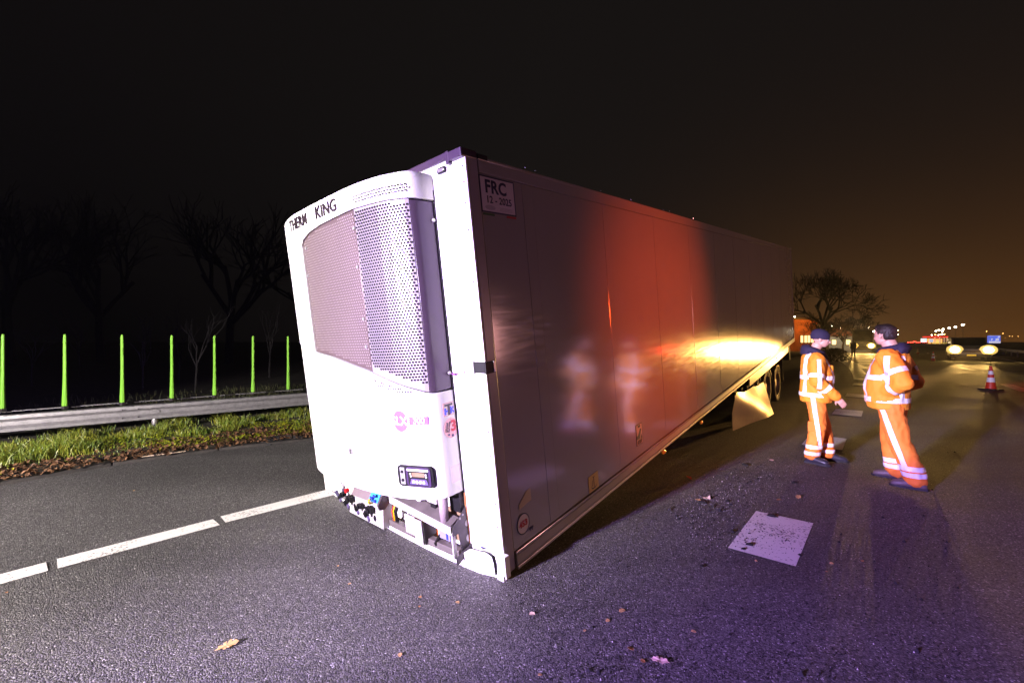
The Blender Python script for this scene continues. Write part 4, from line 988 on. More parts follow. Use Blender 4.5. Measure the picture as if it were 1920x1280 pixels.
def man_right(r):
    # faces +x; left hand side is +y (towards the camera once turned round), walking, hands in jacket pockets
    RZ = Matrix.Rotation(R(-26), 4, 'Z') @ Matrix.Rotation(R(4), 4, 'Y')
    hc = V3(.055, 0, 1.675)
    hipL, hipR = V3(-.02, .10, .93), V3(-.02, -.10, .93)
    kneeL, ankL = V3(-.10, .13, .50), V3(-.24, .14, .10); kneeR, ankR = V3(.02, -.12, .50), V3(-.02, -.13, .10)
    shL, elL, wrL = V3(-.02, .21, 1.42), V3(-.16, .27, 1.15), V3(.09, .13, .99)
    shR, elR, wrR = V3(-.02, -.21, 1.42), V3(-.15, -.275, 1.14), V3(.10, -.165, .99)
    b = MB(); head_geo(b, hc, RZ, 1.06)
    b.tube([(-.03, 0, 1.42), (-.01, 0, 1.52), (.03, 0, 1.61)], [.085, .073, .070], 16)
    b.ell([(V3(-.01, 0, .90), V3(.12, 0, 0), V3(0, .165, 0)), (V3(.01, 0, 1.08), V3(.12, 0, 0), V3(0, .15, 0)), (V3(-.01, 0, 1.30), V3(.12, 0, 0), V3(0, .17, 0)), (V3(-.02, 0, 1.43), V3(.09, 0, 0), V3(0, .18, 0)), (V3(-.02, 0, 1.48), V3(.05, 0, 0), V3(0, .08, 0))], 20)
    for a in ((shR, elR, wrR), (shL, elL, wrL)): limb(b, a, [.06, .046, .030], 12)
    for a in ((hipR, kneeR, ankR), (hipL, kneeL, ankL)): limb(b, a, [.09, .06, .045], 12)
    hand(b, wrL+V3(.01, -.005, -.01), V3(.75, -.1, -.65), V3(0, -.9, 0), 1.02, .6); hand(b, wrR+V3(.01, 0, -.01), V3(.7, .1, -.7), V3(0, .9, 0), 1.02, .6)
    body = sculpt(b, .0065, 'body', skin, r, 3)
    eyes(hc, RZ, body)
    # hair: short back and sides
    T = Matrix.Translation(hc) @ RZ; T3 = T.to_3x3(); m = MB()
    m.sphere(T @ V3(-.022, 0, .040), (.103, .088, .086), 24, 16, RZ); m.sphere(T @ V3(-.055, 0, -.002), (.066, .080, .070), 20, 14, RZ); m.sphere(T @ V3(.035, 0, .085), (.055, .062, .042), 18, 12, RZ)
    sculpt(m, .006, 'hair', hairm, r, 2, fold=.006, fscale=30, seed=4)
    m = MB(); ring = []
    for k in range(17):
        a = 2*math.pi*k/16; ring.append(V3(-.02+math.cos(a)*.105, math.sin(a)*.115, 1.515+(-math.cos(a))*.03))
    m.tube(ring, .040, 10); m.ell([(V3(-.09, 0, 1.46), V3(.06, 0, 0), V3(0, .14, 0)), (V3(-.12, 0, 1.53), V3(.055, 0, 0), V3(0, .13, 0)), (V3(-.10, 0, 1.585), V3(.035, 0, 0), V3(0, .09, 0))], 16)
    sculpt(m, .008, 'hood', navycl, r, 3, fold=.004, fscale=16)
    j = MB()
    j.ell([(V3(x, 0, z), V3(a, 0, 0), V3(0, c, 0)) for x, z, a, c in ((.02, .84, .185, .225), (.03, .94, .200, .235), (.04, 1.05, .205, .235), (.03, 1.18, .195, .235), (.005, 1.32, .180, .235), (-.02, 1.42, .150, .215), (-.03, 1.485, .115, .15), (-.02, 1.52, .09, .10))], 28)
    for (a, e, w) in ((shR, elR, wrR), (shL, elL, wrL)): limb(j, (a, e, w), [.103, .088, .062], 16)
    jac = sculpt(j, .013, 'jacket', hivis, r, 4, fold=.015, fscale=8, seed=5, stretch=(1, 1, .6))
    def onarm(p, a, e, w):
        d1, t1 = seg_dist(p, a, e); d2, t2 = seg_dist(p, e, w); return (d1 < .14 and abs(p.y) > .20) or (d2 < .12 and abs(p.y) > .205)
    arm = lambda p: onarm(p, shR, elR, wrR) if p.y < 0 else onarm(p, shL, elL, wrL)
    Z_ = V3(0, 0, 1)
    for z0 in (1.165, .915): tape(jac, 'reflective_band', [(V3(0, 0, z0), Z_), (V3(0, 0, z0+.055), Z_)], lambda p, n, z0=z0: z0 < p.z < z0+.055 and not arm(p), r)
    for y0 in (-.16, .11): tape(jac, 'reflective_stripe', [(V3(0, y0, 0), V3(0, 1, 0)), (V3(0, y0+.055, 0), V3(0, 1, 0)), (V3(0, 0, .92), Z_), (V3(0, 0, 1.44), Z_)], lambda p, n, y0=y0: y0 < p.y < y0+.055 and .92 < p.z < 1.44 and not arm(p) and abs(n.x) > .25, r, d=.0045)
    for sg, (a, e, w) in ((-1, (shR, elR, wrR)), (1, (shL, elL, wrL))):
        d = (e-a).normalized(); c = a+d*.15
        tape(jac, 'sleeve_band', [(c, d), (c+d*.055, d)], lambda p, n, c=c, d=d, a=a, e=e: 0 < (p-c).dot(d) < .055 and arm(p) and seg_dist(p, a, e)[0] < .14, r)
        d2 = (w-e).normalized(); c2 = e+d2*.08
        tape(jac, 'sleeve_band', [(c2, d2), (c2+d2*.055, d2)], lambda p, n, c=c2, d=d2, e=e, w=w: 0 < (p-c).dot(d) < .055 and seg_dist(p, e, w)[0] < .115 and abs(p.y) > .17, r)
        tape(jac, 'sleeve_stripe', [(V3(-.06, 0, 0), V3(1, 0, 0)), (V3(-.008, 0, 0), V3(1, 0, 0)), (V3(0, 0, 1.13), Z_), (V3(0, 0, 1.44), Z_)], lambda p, n, sg=sg: -.06 < p.x < -.008 and 1.13 < p.z < 1.44 and p.y*sg > .2 and n.y*sg > .3, r)
    t = MB(); t.ell([(V3(-.01, 0, z), V3(a, 0, 0), V3(0, c, 0)) for z, a, c in ((1.02, .14, .18), (.95, .145, .185), (.87, .135, .180), (.81, .10, .15))], 24)
    limb(t, (V3(-.02, .10, .88), kneeL, ankL+V3(0, 0, .015)), [.120, .102, .100], 18); limb(t, (V3(-.01, -.10, .88), kneeR, ankR+V3(0, 0, .02)), [.120, .100, .096], 18)
    tro = sculpt(t, .013, 'trousers', hivis2, r, 4, fold=.017, fscale=8, seed=9, stretch=(1, 1, .7))
    for z0 in (.14, .205):
        for sg in (-1, 1): tape(tro, 'reflective_band', [(V3(0, 0, z0), Z_), (V3(0, 0, z0+.05), Z_)], lambda p, n, z0=z0, sg=sg: z0 < p.z < z0+.05 and p.y*sg > 0, r)
    nn = V3(.95, 0, -.31).normalized(); c0 = V3(-.19, 0, .25)
    tape(tro, 'reflective_stripe', [(c0, nn), (c0+nn*.05, nn)], lambda p, n: n.y > .4 and p.y > .04 and .25 < p.z < .84 and 0 < (p-c0).dot(nn) < .05, r)
    for k, (hl, to) in enumerate(((ankL+V3(-.07, 0, -.088), ankL+V3(.195, .05, -.088)), (ankR+V3(-.07, 0, -.088), ankR+V3(.20, .02, -.088)))):
        s_ = MB(); shoe(s_, hl, to); s_.tube([hl+V3(.06, 0, .05), hl+V3(.065, 0, .14)], [.055, .055], 14)
        bo = sculpt(s_, .009, 'boot', mat('dusty_boot', (.12, .10, .09), .5, bump=.2, bscale=60), r, 3)
        so = MB(); d = (to-hl).normalized(); w = V3(0, 0, 1).cross(d); L = (to-hl).length
        ol = [(-.035, 0), (-.02, .035), (.08, .038), (.18, .048), (.26, .042), (.30, .02), (.305, 0), (.30, -.02), (.26, -.042), (.18, -.048), (.08, -.038), (-.02, -.035)]
        so.rings([[hl+d*(a*L/.28)+w*b_+V3(0, 0, z) for a, b_ in ol] for z in (-.003, .022)]); so.build('sole', rubber, bo)

person('worker in orange reflective suit and dark beanie, facing right', 4.05, 5.66, R(-24), man_left)
person('bareheaded dark-haired worker in orange reflective suit, hands in pockets, seen from behind', 4.34, 4.84, R(126), man_right)

# ================================================================== CONES
conered = mat('cone_red', (.62, .035, .015), .45); conewhite = mat('cone_white', (.85, .84, .84), .4)
def cone_proto():
    r = empty('traffic_cone', cat='traffic cone', group='cones closing the lane')
    b = MB(); b.prism(rrect(.46, .46, .06), Matrix(), .035); b.build('base', black, r, bevel=.006)
    H_ = .78; rad = lambda z: .135-(.135-.028)*(z-.035)/(H_-.035)
    bands = [(.035, .25, conered), (.25, .40, conewhite), (.40, .50, conered), (.50, .62, conewhite), (.62, H_, conered)]
    for z0, z1, m in bands:
        MB().tube([(0, 0, z0), (0, 0, z1)], [rad(z0)+(.002 if m is conewhite else 0), rad(z1)+(.002 if m is conewhite else 0)], 24).build('cone_body' if m is conered else 'white_band', m, r, smooth=False)
    return r
cp_ = cone_proto()
for i, (x, y, lb) in enumerate(((15.96, 14.08, 'nearest red and white traffic cone, in front of the van'), (34.1, 34.2, 'second red and white cone up the closed lane'), (51.8, 53.9, 'third red and white cone, tilted in appearance beside the lane'), (71.5, 76.0, 'fourth red and white cone, small in the distance'), (82, 90, 'fifth red and white cone, small in the distance'), (93, 104, 'farthest red and white cone, next to the dark-haired worker'))):
    c = cp_ if i == 0 else copy_tree(cp_)
    c.location = (x, y, 0); c.rotation_euler = (0, 0, rnd.uniform(0, 1.5)); c['label'] = lb.replace(', tilted in appearance beside the lane', ', midway up the row')
    for q in [c]: pass

# ================================================================== VEHICLES WITH HEADLIGHTS
HH = mat('headlight_halo', (1, .8, .4), .3, emit=(1.0, .66, .14), es=.95)  # yellow halo round the headlights, put in as a larger glowing shell
HL = mat('headlight_glow', (1, .8, .4), .3, emit=(1.0, .62, .16), es=60)
def van(name, loc, yaw, W_, H_, L_, paint, label, cat, hl_z, hl_y, hl_r, plate=True, truck=False, es=None):
    M = Matrix.Translation(loc) @ Matrix.Rotation(yaw, 4, 'Z')
    r = empty(name, M, label=label, cat=cat)          # faces +x
    if not truck: side = [(0, .35), (0, .95), (-.08, 1.05), (-.9, 1.22), (-1.7, H_-.08), (-2.2, H_), (-L_+.2, H_-.02), (-L_, H_-.25), (-L_, .35)]
    else: side = [(0, .4), (0, 1.3), (-.05, 1.6), (-.35, H_-.15), (-.6, H_), (-L_, H_), (-L_, .5)]
    mb = MB(); hw = W_/2
    mb.rings([[Vector((x, yy*(1 if z < 1.2 else .90), z)) for x, z in side] for yy in (-hw, hw)]); mb.build('body', paint, r, bevel=.05)
    gl = mat('car_glass', (.01, .01, .012), .08)
    if not truck: MB().quad((-.86, -hw*.82, 1.25), (-.86, hw*.82, 1.25), (-1.62, hw*.80, H_-.10), (-1.62, -hw*.80, H_-.10)).build('windscreen', gl, r, M=Matrix.Translation((.04, 0, .02)))
    else: MB().quad((-.07, -hw*.85, 1.6), (-.07, hw*.85, 1.6), (-.34, hw*.83, H_-.2), (-.34, -hw*.83, H_-.2)).build('windscreen', gl, r, M=Matrix.Translation((.05, 0, .0)))
    MB().box((-.02, -hw*.95, .38), (.06, hw*.95, .58)).build('bumper', black, r, bevel=.03)
    MB().box((0, -hw*.5, .68), (.02, hw*.5, .88)).build('radiator_grille', black, r)
    for s_ in (-1, 1):
        MB().sphere((.02, s_*hl_y, hl_z), (.09, hl_r*1.2, hl_r*1.05), 16, 10).build('headlight', HL, r); MB().sphere((-.01, s_*hl_y, hl_z), (.07, hl_r*2.0, hl_r*1.6), 18, 12).build('headlight_halo_shell', HH, r)
        MB().box((-1.0, s_*(hw+.02), 1.2), (-.85, s_*(hw+.22), 1.42)).build('mirror', black, r, bevel=.02)
        for x in (-.85, -L_+.9): MB().tube([(x, s_*(hw-.22), .34), (x, s_*(hw+.01), .34)], .34, 20).build('wheel', rubber, r)
    if plate: MB().box((.06, -.26, .44), (.07, .26, .55)).build('number_plate', mat('plate_yellow', (.8, .5, .02), .4, emit=(1, .6, .03), es=.6), r)
    return r
yv = math.atan2(-34, -37)+.10
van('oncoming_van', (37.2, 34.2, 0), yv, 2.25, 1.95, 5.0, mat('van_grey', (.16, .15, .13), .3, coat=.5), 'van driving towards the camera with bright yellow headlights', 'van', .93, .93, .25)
yt = math.atan2(-60, -49)
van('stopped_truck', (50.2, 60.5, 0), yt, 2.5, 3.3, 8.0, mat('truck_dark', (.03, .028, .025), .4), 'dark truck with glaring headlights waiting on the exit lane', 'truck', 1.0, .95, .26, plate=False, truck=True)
WARM = (1.0, .58, .16)
dv = Matrix.Rotation(yv, 3, 'Z'); dt = Matrix.Rotation(yt, 3, 'Z')
VP = [Vector((37.2, 34.2, .93)) + dv @ V3(.25, yy, 0) for yy in (-.93, .93)]; TP = [Vector((50.2, 60.5, 1.0)) + dt @ V3(.25, yy, 0) for yy in (-.95, .95)]
lamp('headlight_beam', 'SPOT', VP[0], 6000, WARM, target=(27, 24.8, .0), size=.12, spot=10, blend=1.0)
lamp('headlight_beam', 'SPOT', VP[1], 6000, WARM, target=(27, 24.8, .0), size=.12, spot=10, blend=1.0)
lamp('headlight_high_beam', 'SPOT', VP[1]+V3(0, 0, .02), 38000, (1.0, .50, .12), target=(5.1, 8.5, .45), size=.2, spot=4.2, blend=.7)
for tp_ in TP: lamp('headlight_low_beam', 'SPOT', tp_, 9000, WARM, target=(37, 45, 0), size=.12, spot=22, blend=1.0)
for tp_ in TP: lamp('headlight_beam', 'SPOT', tp_, 9000, WARM, target=(9.2, 12.0, 1.2), size=.12, spot=10, blend=.9)

# ================================================================== FAR ROADSIDE: lamps, station, signs, buildings
def ray_at(px, py, Yd): return Vector(((px-960)/792*Yd, Yd, 1.6+(640-py)/792*Yd))
LW = mat('street_light_glow', (1, 1, 1), .5, emit=(1.0, .88, .66), es=28)
LO = mat('amber_light_glow', (1, 1, 1), .5, emit=(1.0, .50, .12), es=14)
LR = mat('red_light_glow', (1, .1, .1), .5, emit=(1.0, .05, .03), es=10)
def street_lamp(px, py, Hh, label, m=LW, rr=.36, group='street lamps along the motorway'):
    Yd = (Hh-1.6)*792/(640-py); p = ray_at(px, py, Yd)
    r = empty('street_lamp', Matrix.Translation((p.x, p.y, 0)), label=label, cat='street lamp', group=group)
    MB().tube([(0, 0, 0), (0, 0, Hh+.1), (-.5, -.4, Hh+.35)], [.11, .07, .05], 6).build('pole', darksteel, r)
    MB().sphere((-.5, -.4, Hh), (rr*1.2, rr, rr*.8), 10, 6).build('lamp_head', m, r)
ORD = ['first', 'second', 'third', 'fourth', 'fifth', 'sixth', 'seventh', 'eighth', 'ninth', 'tenth']
right_row = [(1755, 620.4), (1761, 618.8), (1768.5, 617), (1767, 621), (1780, 615), (1791.6, 613), (1805.6, 608.8)]
for i, (a, b) in enumerate(right_row): street_lamp(a, b, 10, 'street lamp with white light beyond the traffic, %s of the rising row' % ['lowest', 'second', 'third', 'lone lower one', 'fifth', 'sixth', 'highest'][i], rr=.5)
for i, (a, b) in enumerate(((1747.5, 628), (1754, 627.5), (1760, 628), (1764, 627), (1767, 626.3), (1771, 626.5))): street_lamp(a, b, 6, 'small lamp above the red lit filling station, %s from the left' % ORD[i], LO if i % 2 else LW, .34, group='lamps at the filling station')
for i, (a, b, m) in enumerate(((1850, 621, LO), (1880.6, 625, LO), (1885, 633, LO), (1893, 630, LO), (1898, 630.3, LO), (1909, 630.6, LO))): street_lamp(a, b, 8, 'faint amber lamp behind the van and blue sign, %s from the left' % ORD[i], m, .22, group='faint amber lamps behind the van')
for i, (a, b) in enumerate(((1559.7, 611), (1569.6, 616), (1577.5, 616))): street_lamp(a, b, 5, 'white street lamp above the snowy-lit garden, %s of three' % ['left', 'middle', 'right'][i], rr=.16, group='three lamps near the house')
for i, (a, b) in enumerate(((1621, 625), (1630, 622), (1634.7, 621.5), (1639.6, 621.3), (1630, 613.5), (1682.5, 619), (1683.6, 627))): street_lamp(a, b, 9, 'bright white street lamp %s' % ['left of the row above the truck', 'second in the row above the truck', 'third in the row above the truck', 'last in the row above the truck', 'standing higher over the truck', 'just right of the dark-haired head, upper', 'just right of the dark-haired head, lower'][i], rr=.75 if i < 4 else .5)
for i, (a, b) in enumerate(((1513.8, 599.5), (1492, 594))): street_lamp(a, b, 7, ['lamp glowing over the brick building', 'lamp at the rear edge of the trailer'][i], rr=.13, group='lamps by the brick building')
# white headlights far behind
p = ray_at(1691, 641.5, 150)
r = empty('distant_car', Matrix.Translation((p.x, p.y, 0)), label='distant oncoming car showing white headlights', cat='car')
MB().box((-1, 0, .3), (1, 4, 1.4)).build('body', mat('truck_dark', (.03, .03, .03)), r, bevel=.2); 
for x in (-.6, .6): MB().sphere((x, -.05, .75), .42, 10, 6).build('headlight', mat('cool_glow', (1, 1, 1), .5, emit=(.85, .92, 1), es=25), r)
# queue with red tail lights
for i, px in enumerate((1705, 1709, 1712.5, 1716, 1719.5, 1723, 1727, 1731, 1735, 1738.5)):
    Yd = 205+8*i; p = ray_at(px, 640, Yd)
    r = empty('queued_car', Matrix.Translation((p.x, p.y, 0)), label='%s car from the left in the far queue with red tail lights' % ORD[i], cat='car', group='queue of cars with red tail lights')
    MB().box((-.9, 0, .3), (.9, 4.2, 1.45)).build('body', mat('car_paint', (.05, .05, .055), .4), r, bevel=.2)
    for x in (-.62, .62): MB().sphere((x, -.05, 1.25+rnd.uniform(-.2, .3)), (.36, .1, .24), 8, 6).build('tail_light', LR, r)
# lit boards
def board(px0, px1, py0, py1, Yd, label, cols_, cat='sign'):
    a, b = ray_at(px0, py1, Yd), ray_at(px1, py0, Yd); w = b.x-a.x; h = b.z-a.z
    r = empty('lit_sign', Matrix.Translation((a.x+w/2, Yd, 0)), label=label, cat=cat)
    MB().box((-w/2, 0, a.z), (w/2, .2, b.z)).build('panel', cols_, r); MB().box((-.15, .05, 0), (.15, .18, a.z)).build('pole', darksteel, r)
    return r, w, h, a.z
r, w, h, z0 = board(1727, 1737.5, 634.5, 641, 240, 'white and pale blue lit board above the queue', mat('board_white', (1, 1, 1), .5, emit=(.9, .97, 1), es=1.6))
MB().box((-w*.1, -.05, z0+h*.5), (w*.45, 0, z0+h*.75)).build('blue_field', mat('board_blue', (.1, .5, .8), .5, emit=(.1, .55, .9), es=1.0), r)
board(1743, 1750, 635.5, 641.5, 240, 'small pale lit board left of the filling station', mat('board_grey', (.6, .65, .8), .5, emit=(.6, .66, .85), es=.9))
r, w, h, z0 = board(1854, 1876, 629.3, 642.8, 62, 'blue parking and filling station sign behind the van', mat('sign_blue', (.05, .1, .55), .4, emit=(.11, .16, .72), es=1.0), 'road sign')
sw = mat('sign_white', (.8, .8, .8), .4, emit=(.75, .72, .85), es=.8)
MB().box((-w/2-.03, -.01, z0-.03), (w/2+.03, .0, z0)).build('border', sw, r); MB().box((-w/2-.03, -.01, z0+h), (w/2+.03, .0, z0+h+.03)).build('border', sw, r)
MB().box((-w/2+.02, -.03, z0+.02), (w/2-.02, -.005, z0+h*.24)).build('lower_strip', sw, r)
MF = Matrix(((1, 0, 0, 0), (0, 0, -1, 0), (0, 1, 0, 0), (0, 0, 0, 1)))
text_mesh('lettering', 'P', .42, sw, Matrix.Translation((-w*.25, -.03, z0+h*.45)) @ MF, r, bold=.02)
MB().box((w*.08, -.04, z0+h*.33), (w*.34, -.01, z0+h*.6)).build('pump_symbol', sw, r)
MB().prism([(0, 0), (.12, .0), (.3, .16), (.3, .05), (.36, .05), (.36, .27), (.14, .27), (.14, .21), (.26, .21)], Matrix.Translation((w*.2, -.03, z0+h*.68)) @ MF, .02).build('arrow', sw, r)
# filling station
st = ray_at(1766, 640, 270); r = empty('filling_station', Matrix.Translation((st.x, st.y, 0)), label='filling station with glowing red canopy far down the road', cat='filling station')
rc = mat('canopy_red', (.7, .02, .02), .5, emit=(1, .045, .03), es=1.6); oc = mat('station_warm', (1, .7, .3), .5, emit=(1, .55, .15), es=1.3)
MB().box((-4.6, 0, 4.2), (4.0, 8, 4.9)).build('canopy', rc, r); MB().box((-2.0, 1, 4.9), (4.4, 8, 5.6)).build('roof', mat('dark_roof', (.1, .02, .02)), r)
MB().box((-1.5, 4, 0.2), (4.6, 8, 3.4)).build('shop', oc, r); MB().box((-4.6, -.2, 2.8), (-1, .0, 3.1)).build('red_fascia', rc, r)
for x in (-4, -1, 2, 3.8): MB().box((x-.2, .2, 0), (x+.2, .6, 4.2)).build('pillar', mat('pillar_white', (.7, .7, .7), .5, emit=(1, .8, .5), es=.5), r)
MB().box((-7, -1, .3), (6.5, 0, .7)).build('yellow_kerb', mat('yellow_glow', (.8, .6, .05), .5, emit=(1, .75, .05), es=.7), r)
# brick building and house
bl = ray_at(1510, 640, 70); brick = mat('brick_wall', (.26, .085, .035), .8, var=.5, vscale=1.2, bump=.4, bscale=8)
r = empty('brick_building', Matrix.Translation((bl.x, bl.y, 0)), label='brick building with lit windows in orange lamplight behind the trailer', cat='building')
MB().box((-8, 0, 0), (2.0, 8, 5.2)).build('wall', brick, r); MB().prism([(-8.3, -.3), (2.3, -.3), (2.3, 8.3), (-8.3, 8.3)], Matrix.Translation((0, 0, 5.2)), .3).build('roof', mat('roof_dark', (.03, .02, .02)), r)
wl = mat('window_glow', (1, .8, .5), .4, emit=(1, .72, .30), es=1.8)
for x in (-4.5, -2.9, -.62, .02, .55, 1.1): 
    f_ = MB().box((x-.27, -.06, 1.35), (x+.27, 0, 2.65)).build('window', darksteel, r); MB().box((x-.2, -.09, 1.42), (x+.2, -.06, 2.58)).build('pane', wl, f_)
lamp('lamp_over_wall', 'POINT', (bl.x-.6, bl.y-3.2, 4.6), 900, (1, .38, .06), size=.15)
h_ = ray_at(1577, 640, 80); r = empty('white_house', Matrix.Translation((h_.x, h_.y, 0)), label='pale house behind bare branches left of the truck', cat='house')
MB().box((-2.3, 0, 0), (2.4, 7, 2.6)).build('wall', mat('pale_render', (.50, .48, .42), .8, var=.2, vscale=2), r)
MB().rings([[(-2.6, -.3, 2.6), (2.7, -.3, 2.6), (0, -.3, 4.1)], [(-2.6, 7.3, 2.6), (2.7, 7.3, 2.6), (0, 7.3, 4.1)]]).build('roof', brick, r)
for x in (-1.4, 1.3):
    f_ = MB().box((x-.5, -.06, .9), (x+.5, 0, 2.0)).build('window', darksteel, r); MB().box((x-.4, -.09, 1.0), (x+.4, -.06, 1.9)).build('pane', wl, f_)
lamp('garden_light', 'POINT', (h_.x-1.0, h_.y-4.0, 4.2), 500, (1, .85, .6), size=.15)
pavem = mat('far_soil', (.05, .04, .02), .9)

# ---------------------------------------------------------------- bare trees
bark = mat('bark', (.030, .022, .018), .85, var=.3, vscale=8); bark2 = mat('pale_bark', (.020, .017, .016), .8, var=.3, vscale=8)
def tree(loc, H_, label, m=bark, seed=1, spread=.55, levels=6, kids=3, trunk=.25, up=.25, r0=.02, group=None, name='bare_tree', upright=.3, rmin=.012):
    rg = random.Random(seed); Vt, Ft = [], []; Vc, Fc = [], []
    def seg(V_, F_, a, b, ra, rb, n):
        d = (b-a).normalized(); u_ = d.orthogonal().normalized(); w = d.cross(u_); k = len(V_)
        for p, r_ in ((a, ra), (b, rb)):
            for q in range(n): an = 2*math.pi*q/n; V_.append(p+(u_*math.cos(an)+w*math.sin(an))*r_)
        for q in range(n): F_.append((k+q, k+(q+1) % n, k+n+(q+1) % n, k+n+q))
    def grow(p, d, L, r_, lv):
        q = p+d*L*.5; d2 = (d+Vector((rg.uniform(-1, 1), rg.uniform(-1, 1), rg.uniform(-.4, .8)))*.18).normalized(); e = q+d2*L*.5
        V_, F_ = (Vt, Ft) if lv <= 1 else (Vc, Fc); n = 7 if lv <= 1 else (4 if lv < 4 else 3)
        seg(V_, F_, p, q, r_, r_*.85, n); seg(V_, F_, q, e, r_*.85, r_*.7, n)
        if lv >= levels: return
        for k in range(kids if lv else kids+2):
            ax = d2.orthogonal().normalized(); ax = Matrix.Rotation(rg.uniform(0, 6.28), 3, d2) @ ax
            nd = (d2*(1-spread*.5)+ax*spread*rg.uniform(.6, 1.5)+Vector((0, 0, upright*.5))).normalized()
            st_ = q.lerp(e, rg.uniform(.2, 1)) if lv else p.lerp(e, rg.uniform(.55, 1))
            grow(st_, nd, L*rg.uniform(.62, .85), max(rmin, r_*.58), lv+1)
    grow(Vector((0, 0, -.1)), Vector((rg.uniform(-.05, .05), rg.uniform(-.05, .05), 1)).normalized(), H_*up, H_*r0, 0)
    r = empty(name, Matrix.Translation(loc), label=label, cat='tree', group=group)
    raw('trunk', Vt, Ft, m, r); raw('crown', Vc, Fc, m, r); return r
p = ray_at(1545, 640, 58); tree((p.x, p.y, 0), 15.0, 'large bare spreading tree behind the trailer', seed=3, spread=.62, levels=6, kids=3, up=.30, rmin=.03, upright=.2)
p = ray_at(1608, 640, 85); tree((p.x, p.y, 0), 11.5, 'rounded bare tree above the truck', seed=8, spread=.7, levels=6, kids=3, up=.27, rmin=.04, upright=.2)
p = ray_at(1580.5, 640, 66); tree((p.x, p.y, 0), 4.6, 'small bare tree with dark trunk before the pale house', seed=12, spread=.7, levels=4, kids=3, up=.4, r0=.035, rmin=.03)
p = ray_at(1527, 640, 62); tree((p.x, p.y, 0), 6.0, 'bare tree with orange-lit limbs in front of the brick building', seed=15, spread=.6, levels=5, kids=3, up=.35, rmin=.03)
for i, (px, Yd, Hh, sd, lb) in enumerate(((60, 15.5, 3.4, 21, 'at the far left edge'), (268, 14.5, 3.8, 22, 'between the third and fourth green post'), (335, 18, 4.2, 23, 'behind the fourth green post'), (366, 13.5, 3.6, 24, 'between the fourth and fifth green post, forked'), (505, 19, 4.6, 25, 'behind the sixth green post'), (150, 20, 4.5, 26, 'behind the second green post'))):
    p = ray_at(px, 640, Yd); tree((p.x, p.y, 0), Hh, 'faint bare sapling in the dark, ' + lb, m=bark2, seed=sd, spread=.4, levels=4, kids=2, up=.28, r0=.009, rmin=.006, name='sapling', group='bare saplings behind the barrier', upright=.6)
for i, (px, Yd) in enumerate(((20, 30), (190, 34), (430, 32), (570, 38))):
    p = ray_at(px, 640, Yd); tree((p.x, p.y, 0), 16, 'tall dark tree in the night woods, %s one' % ['leftmost', 'second', 'third', 'rightmost'][i], m=mat('night_bark', (.008, .007, .006), .9), seed=31+i, spread=.5, levels=5, kids=3, up=.3, rmin=.02, group='dark woods on the left')

# dark bush and person near the exit
p = ray_at(1566, 655, 34)
V = []; F = []; rg = random.Random(4)
for k in range(1500):
    a = rg.uniform(0, 6.28); rr_ = rg.uniform(.2, 1); z = rg.uniform(.02, 1)
    c = V3(math.cos(a)*1.25*rr_*math.sqrt(1-z*z*.9), math.sin(a)*.8*rr_*math.sqrt(1-z*z*.9), z*1.05); s_ = rg.uniform(.03, .08); i0 = len(V)
    d1 = Vector((rg.uniform(-1, 1), rg.uniform(-1, 1), rg.uniform(-1, 1))).normalized()*s_; d2 = d1.orthogonal()*.8
    V += [c-d1, c+d2, c+d1, c-d2]; F.append((i0, i0+1, i0+2, i0+3))
bush = raw('dark_shrub', V, F, mat('shrub_leaf', (.012, .014, .008), .8), label='low dark shrub beside the exit lane', cat='shrub'); bush.location = (p.x, p.y, 0)
def bystander(r):
    b = MB(); b.sphere((0, 0, 1.66), (.10, .085, .12), 12, 8); b.tube([(0, 0, 1.4), (0, 0, 1.58)], .06, 10)
    b.ell([(V3(0, 0, .85), V3(.14, 0, 0), V3(0, .19, 0)), (V3(0, 0, 1.15), V3(.14, 0, 0), V3(0, .18, 0)), (V3(0, 0, 1.42), V3(.12, 0, 0), V3(0, .22, 0)), (V3(0, 0, 1.48), V3(.06, 0, 0), V3(0, .09, 0))], 16)
    for s_ in (-1, 1): limb(b, (V3(0, s_*.21, 1.40), V3(-.02, s_*.27, 1.12), V3(.06, s_*.24, .88)), [.07, .055, .04], 10); limb(b, (V3(0, s_*.1, .9), V3(.02, s_*.12, .48), V3(0, s_*.13, .05)), [.11, .08, .065], 10)
    sculpt(b, .03, 'body', mat('dark_clothes', (.02, .018, .018), .8), r, 2)
p = ray_at(1600, 668, 45); person('person in dark clothing standing by the exit lane beside the truck', p.x, p.y, R(200), bystander)

# barriers further off
rb = empty('far_barrier', label='low steel barrier catching light along the exit lane', cat='crash barrier')
a, b = Vector((34.5, 46.5, 0)), Vector((58, 80, 0)); wbeam(b, a, 'rail', steel, rb, zt=.72)
for k in range(9): q = a.lerp(b, k/8); MB().box((q.x-.05, q.y, 0), (q.x+.05, q.y+.1, .6)).build('post', steel, rb)
rb = empty('right_barrier', label='steel barrier on the right side of the motorway', cat='crash barrier')
a, b = Vector((30, 21, 0)), Vector((210, 205, 0)); wbeam(b, a, 'rail', steel, rb, zt=.72)
for k in range(60): q = a.lerp(b, k/59); MB().box((q.x-.05, q.y, 0), (q.x+.05, q.y+.1, .6)).build('post', steel, rb)

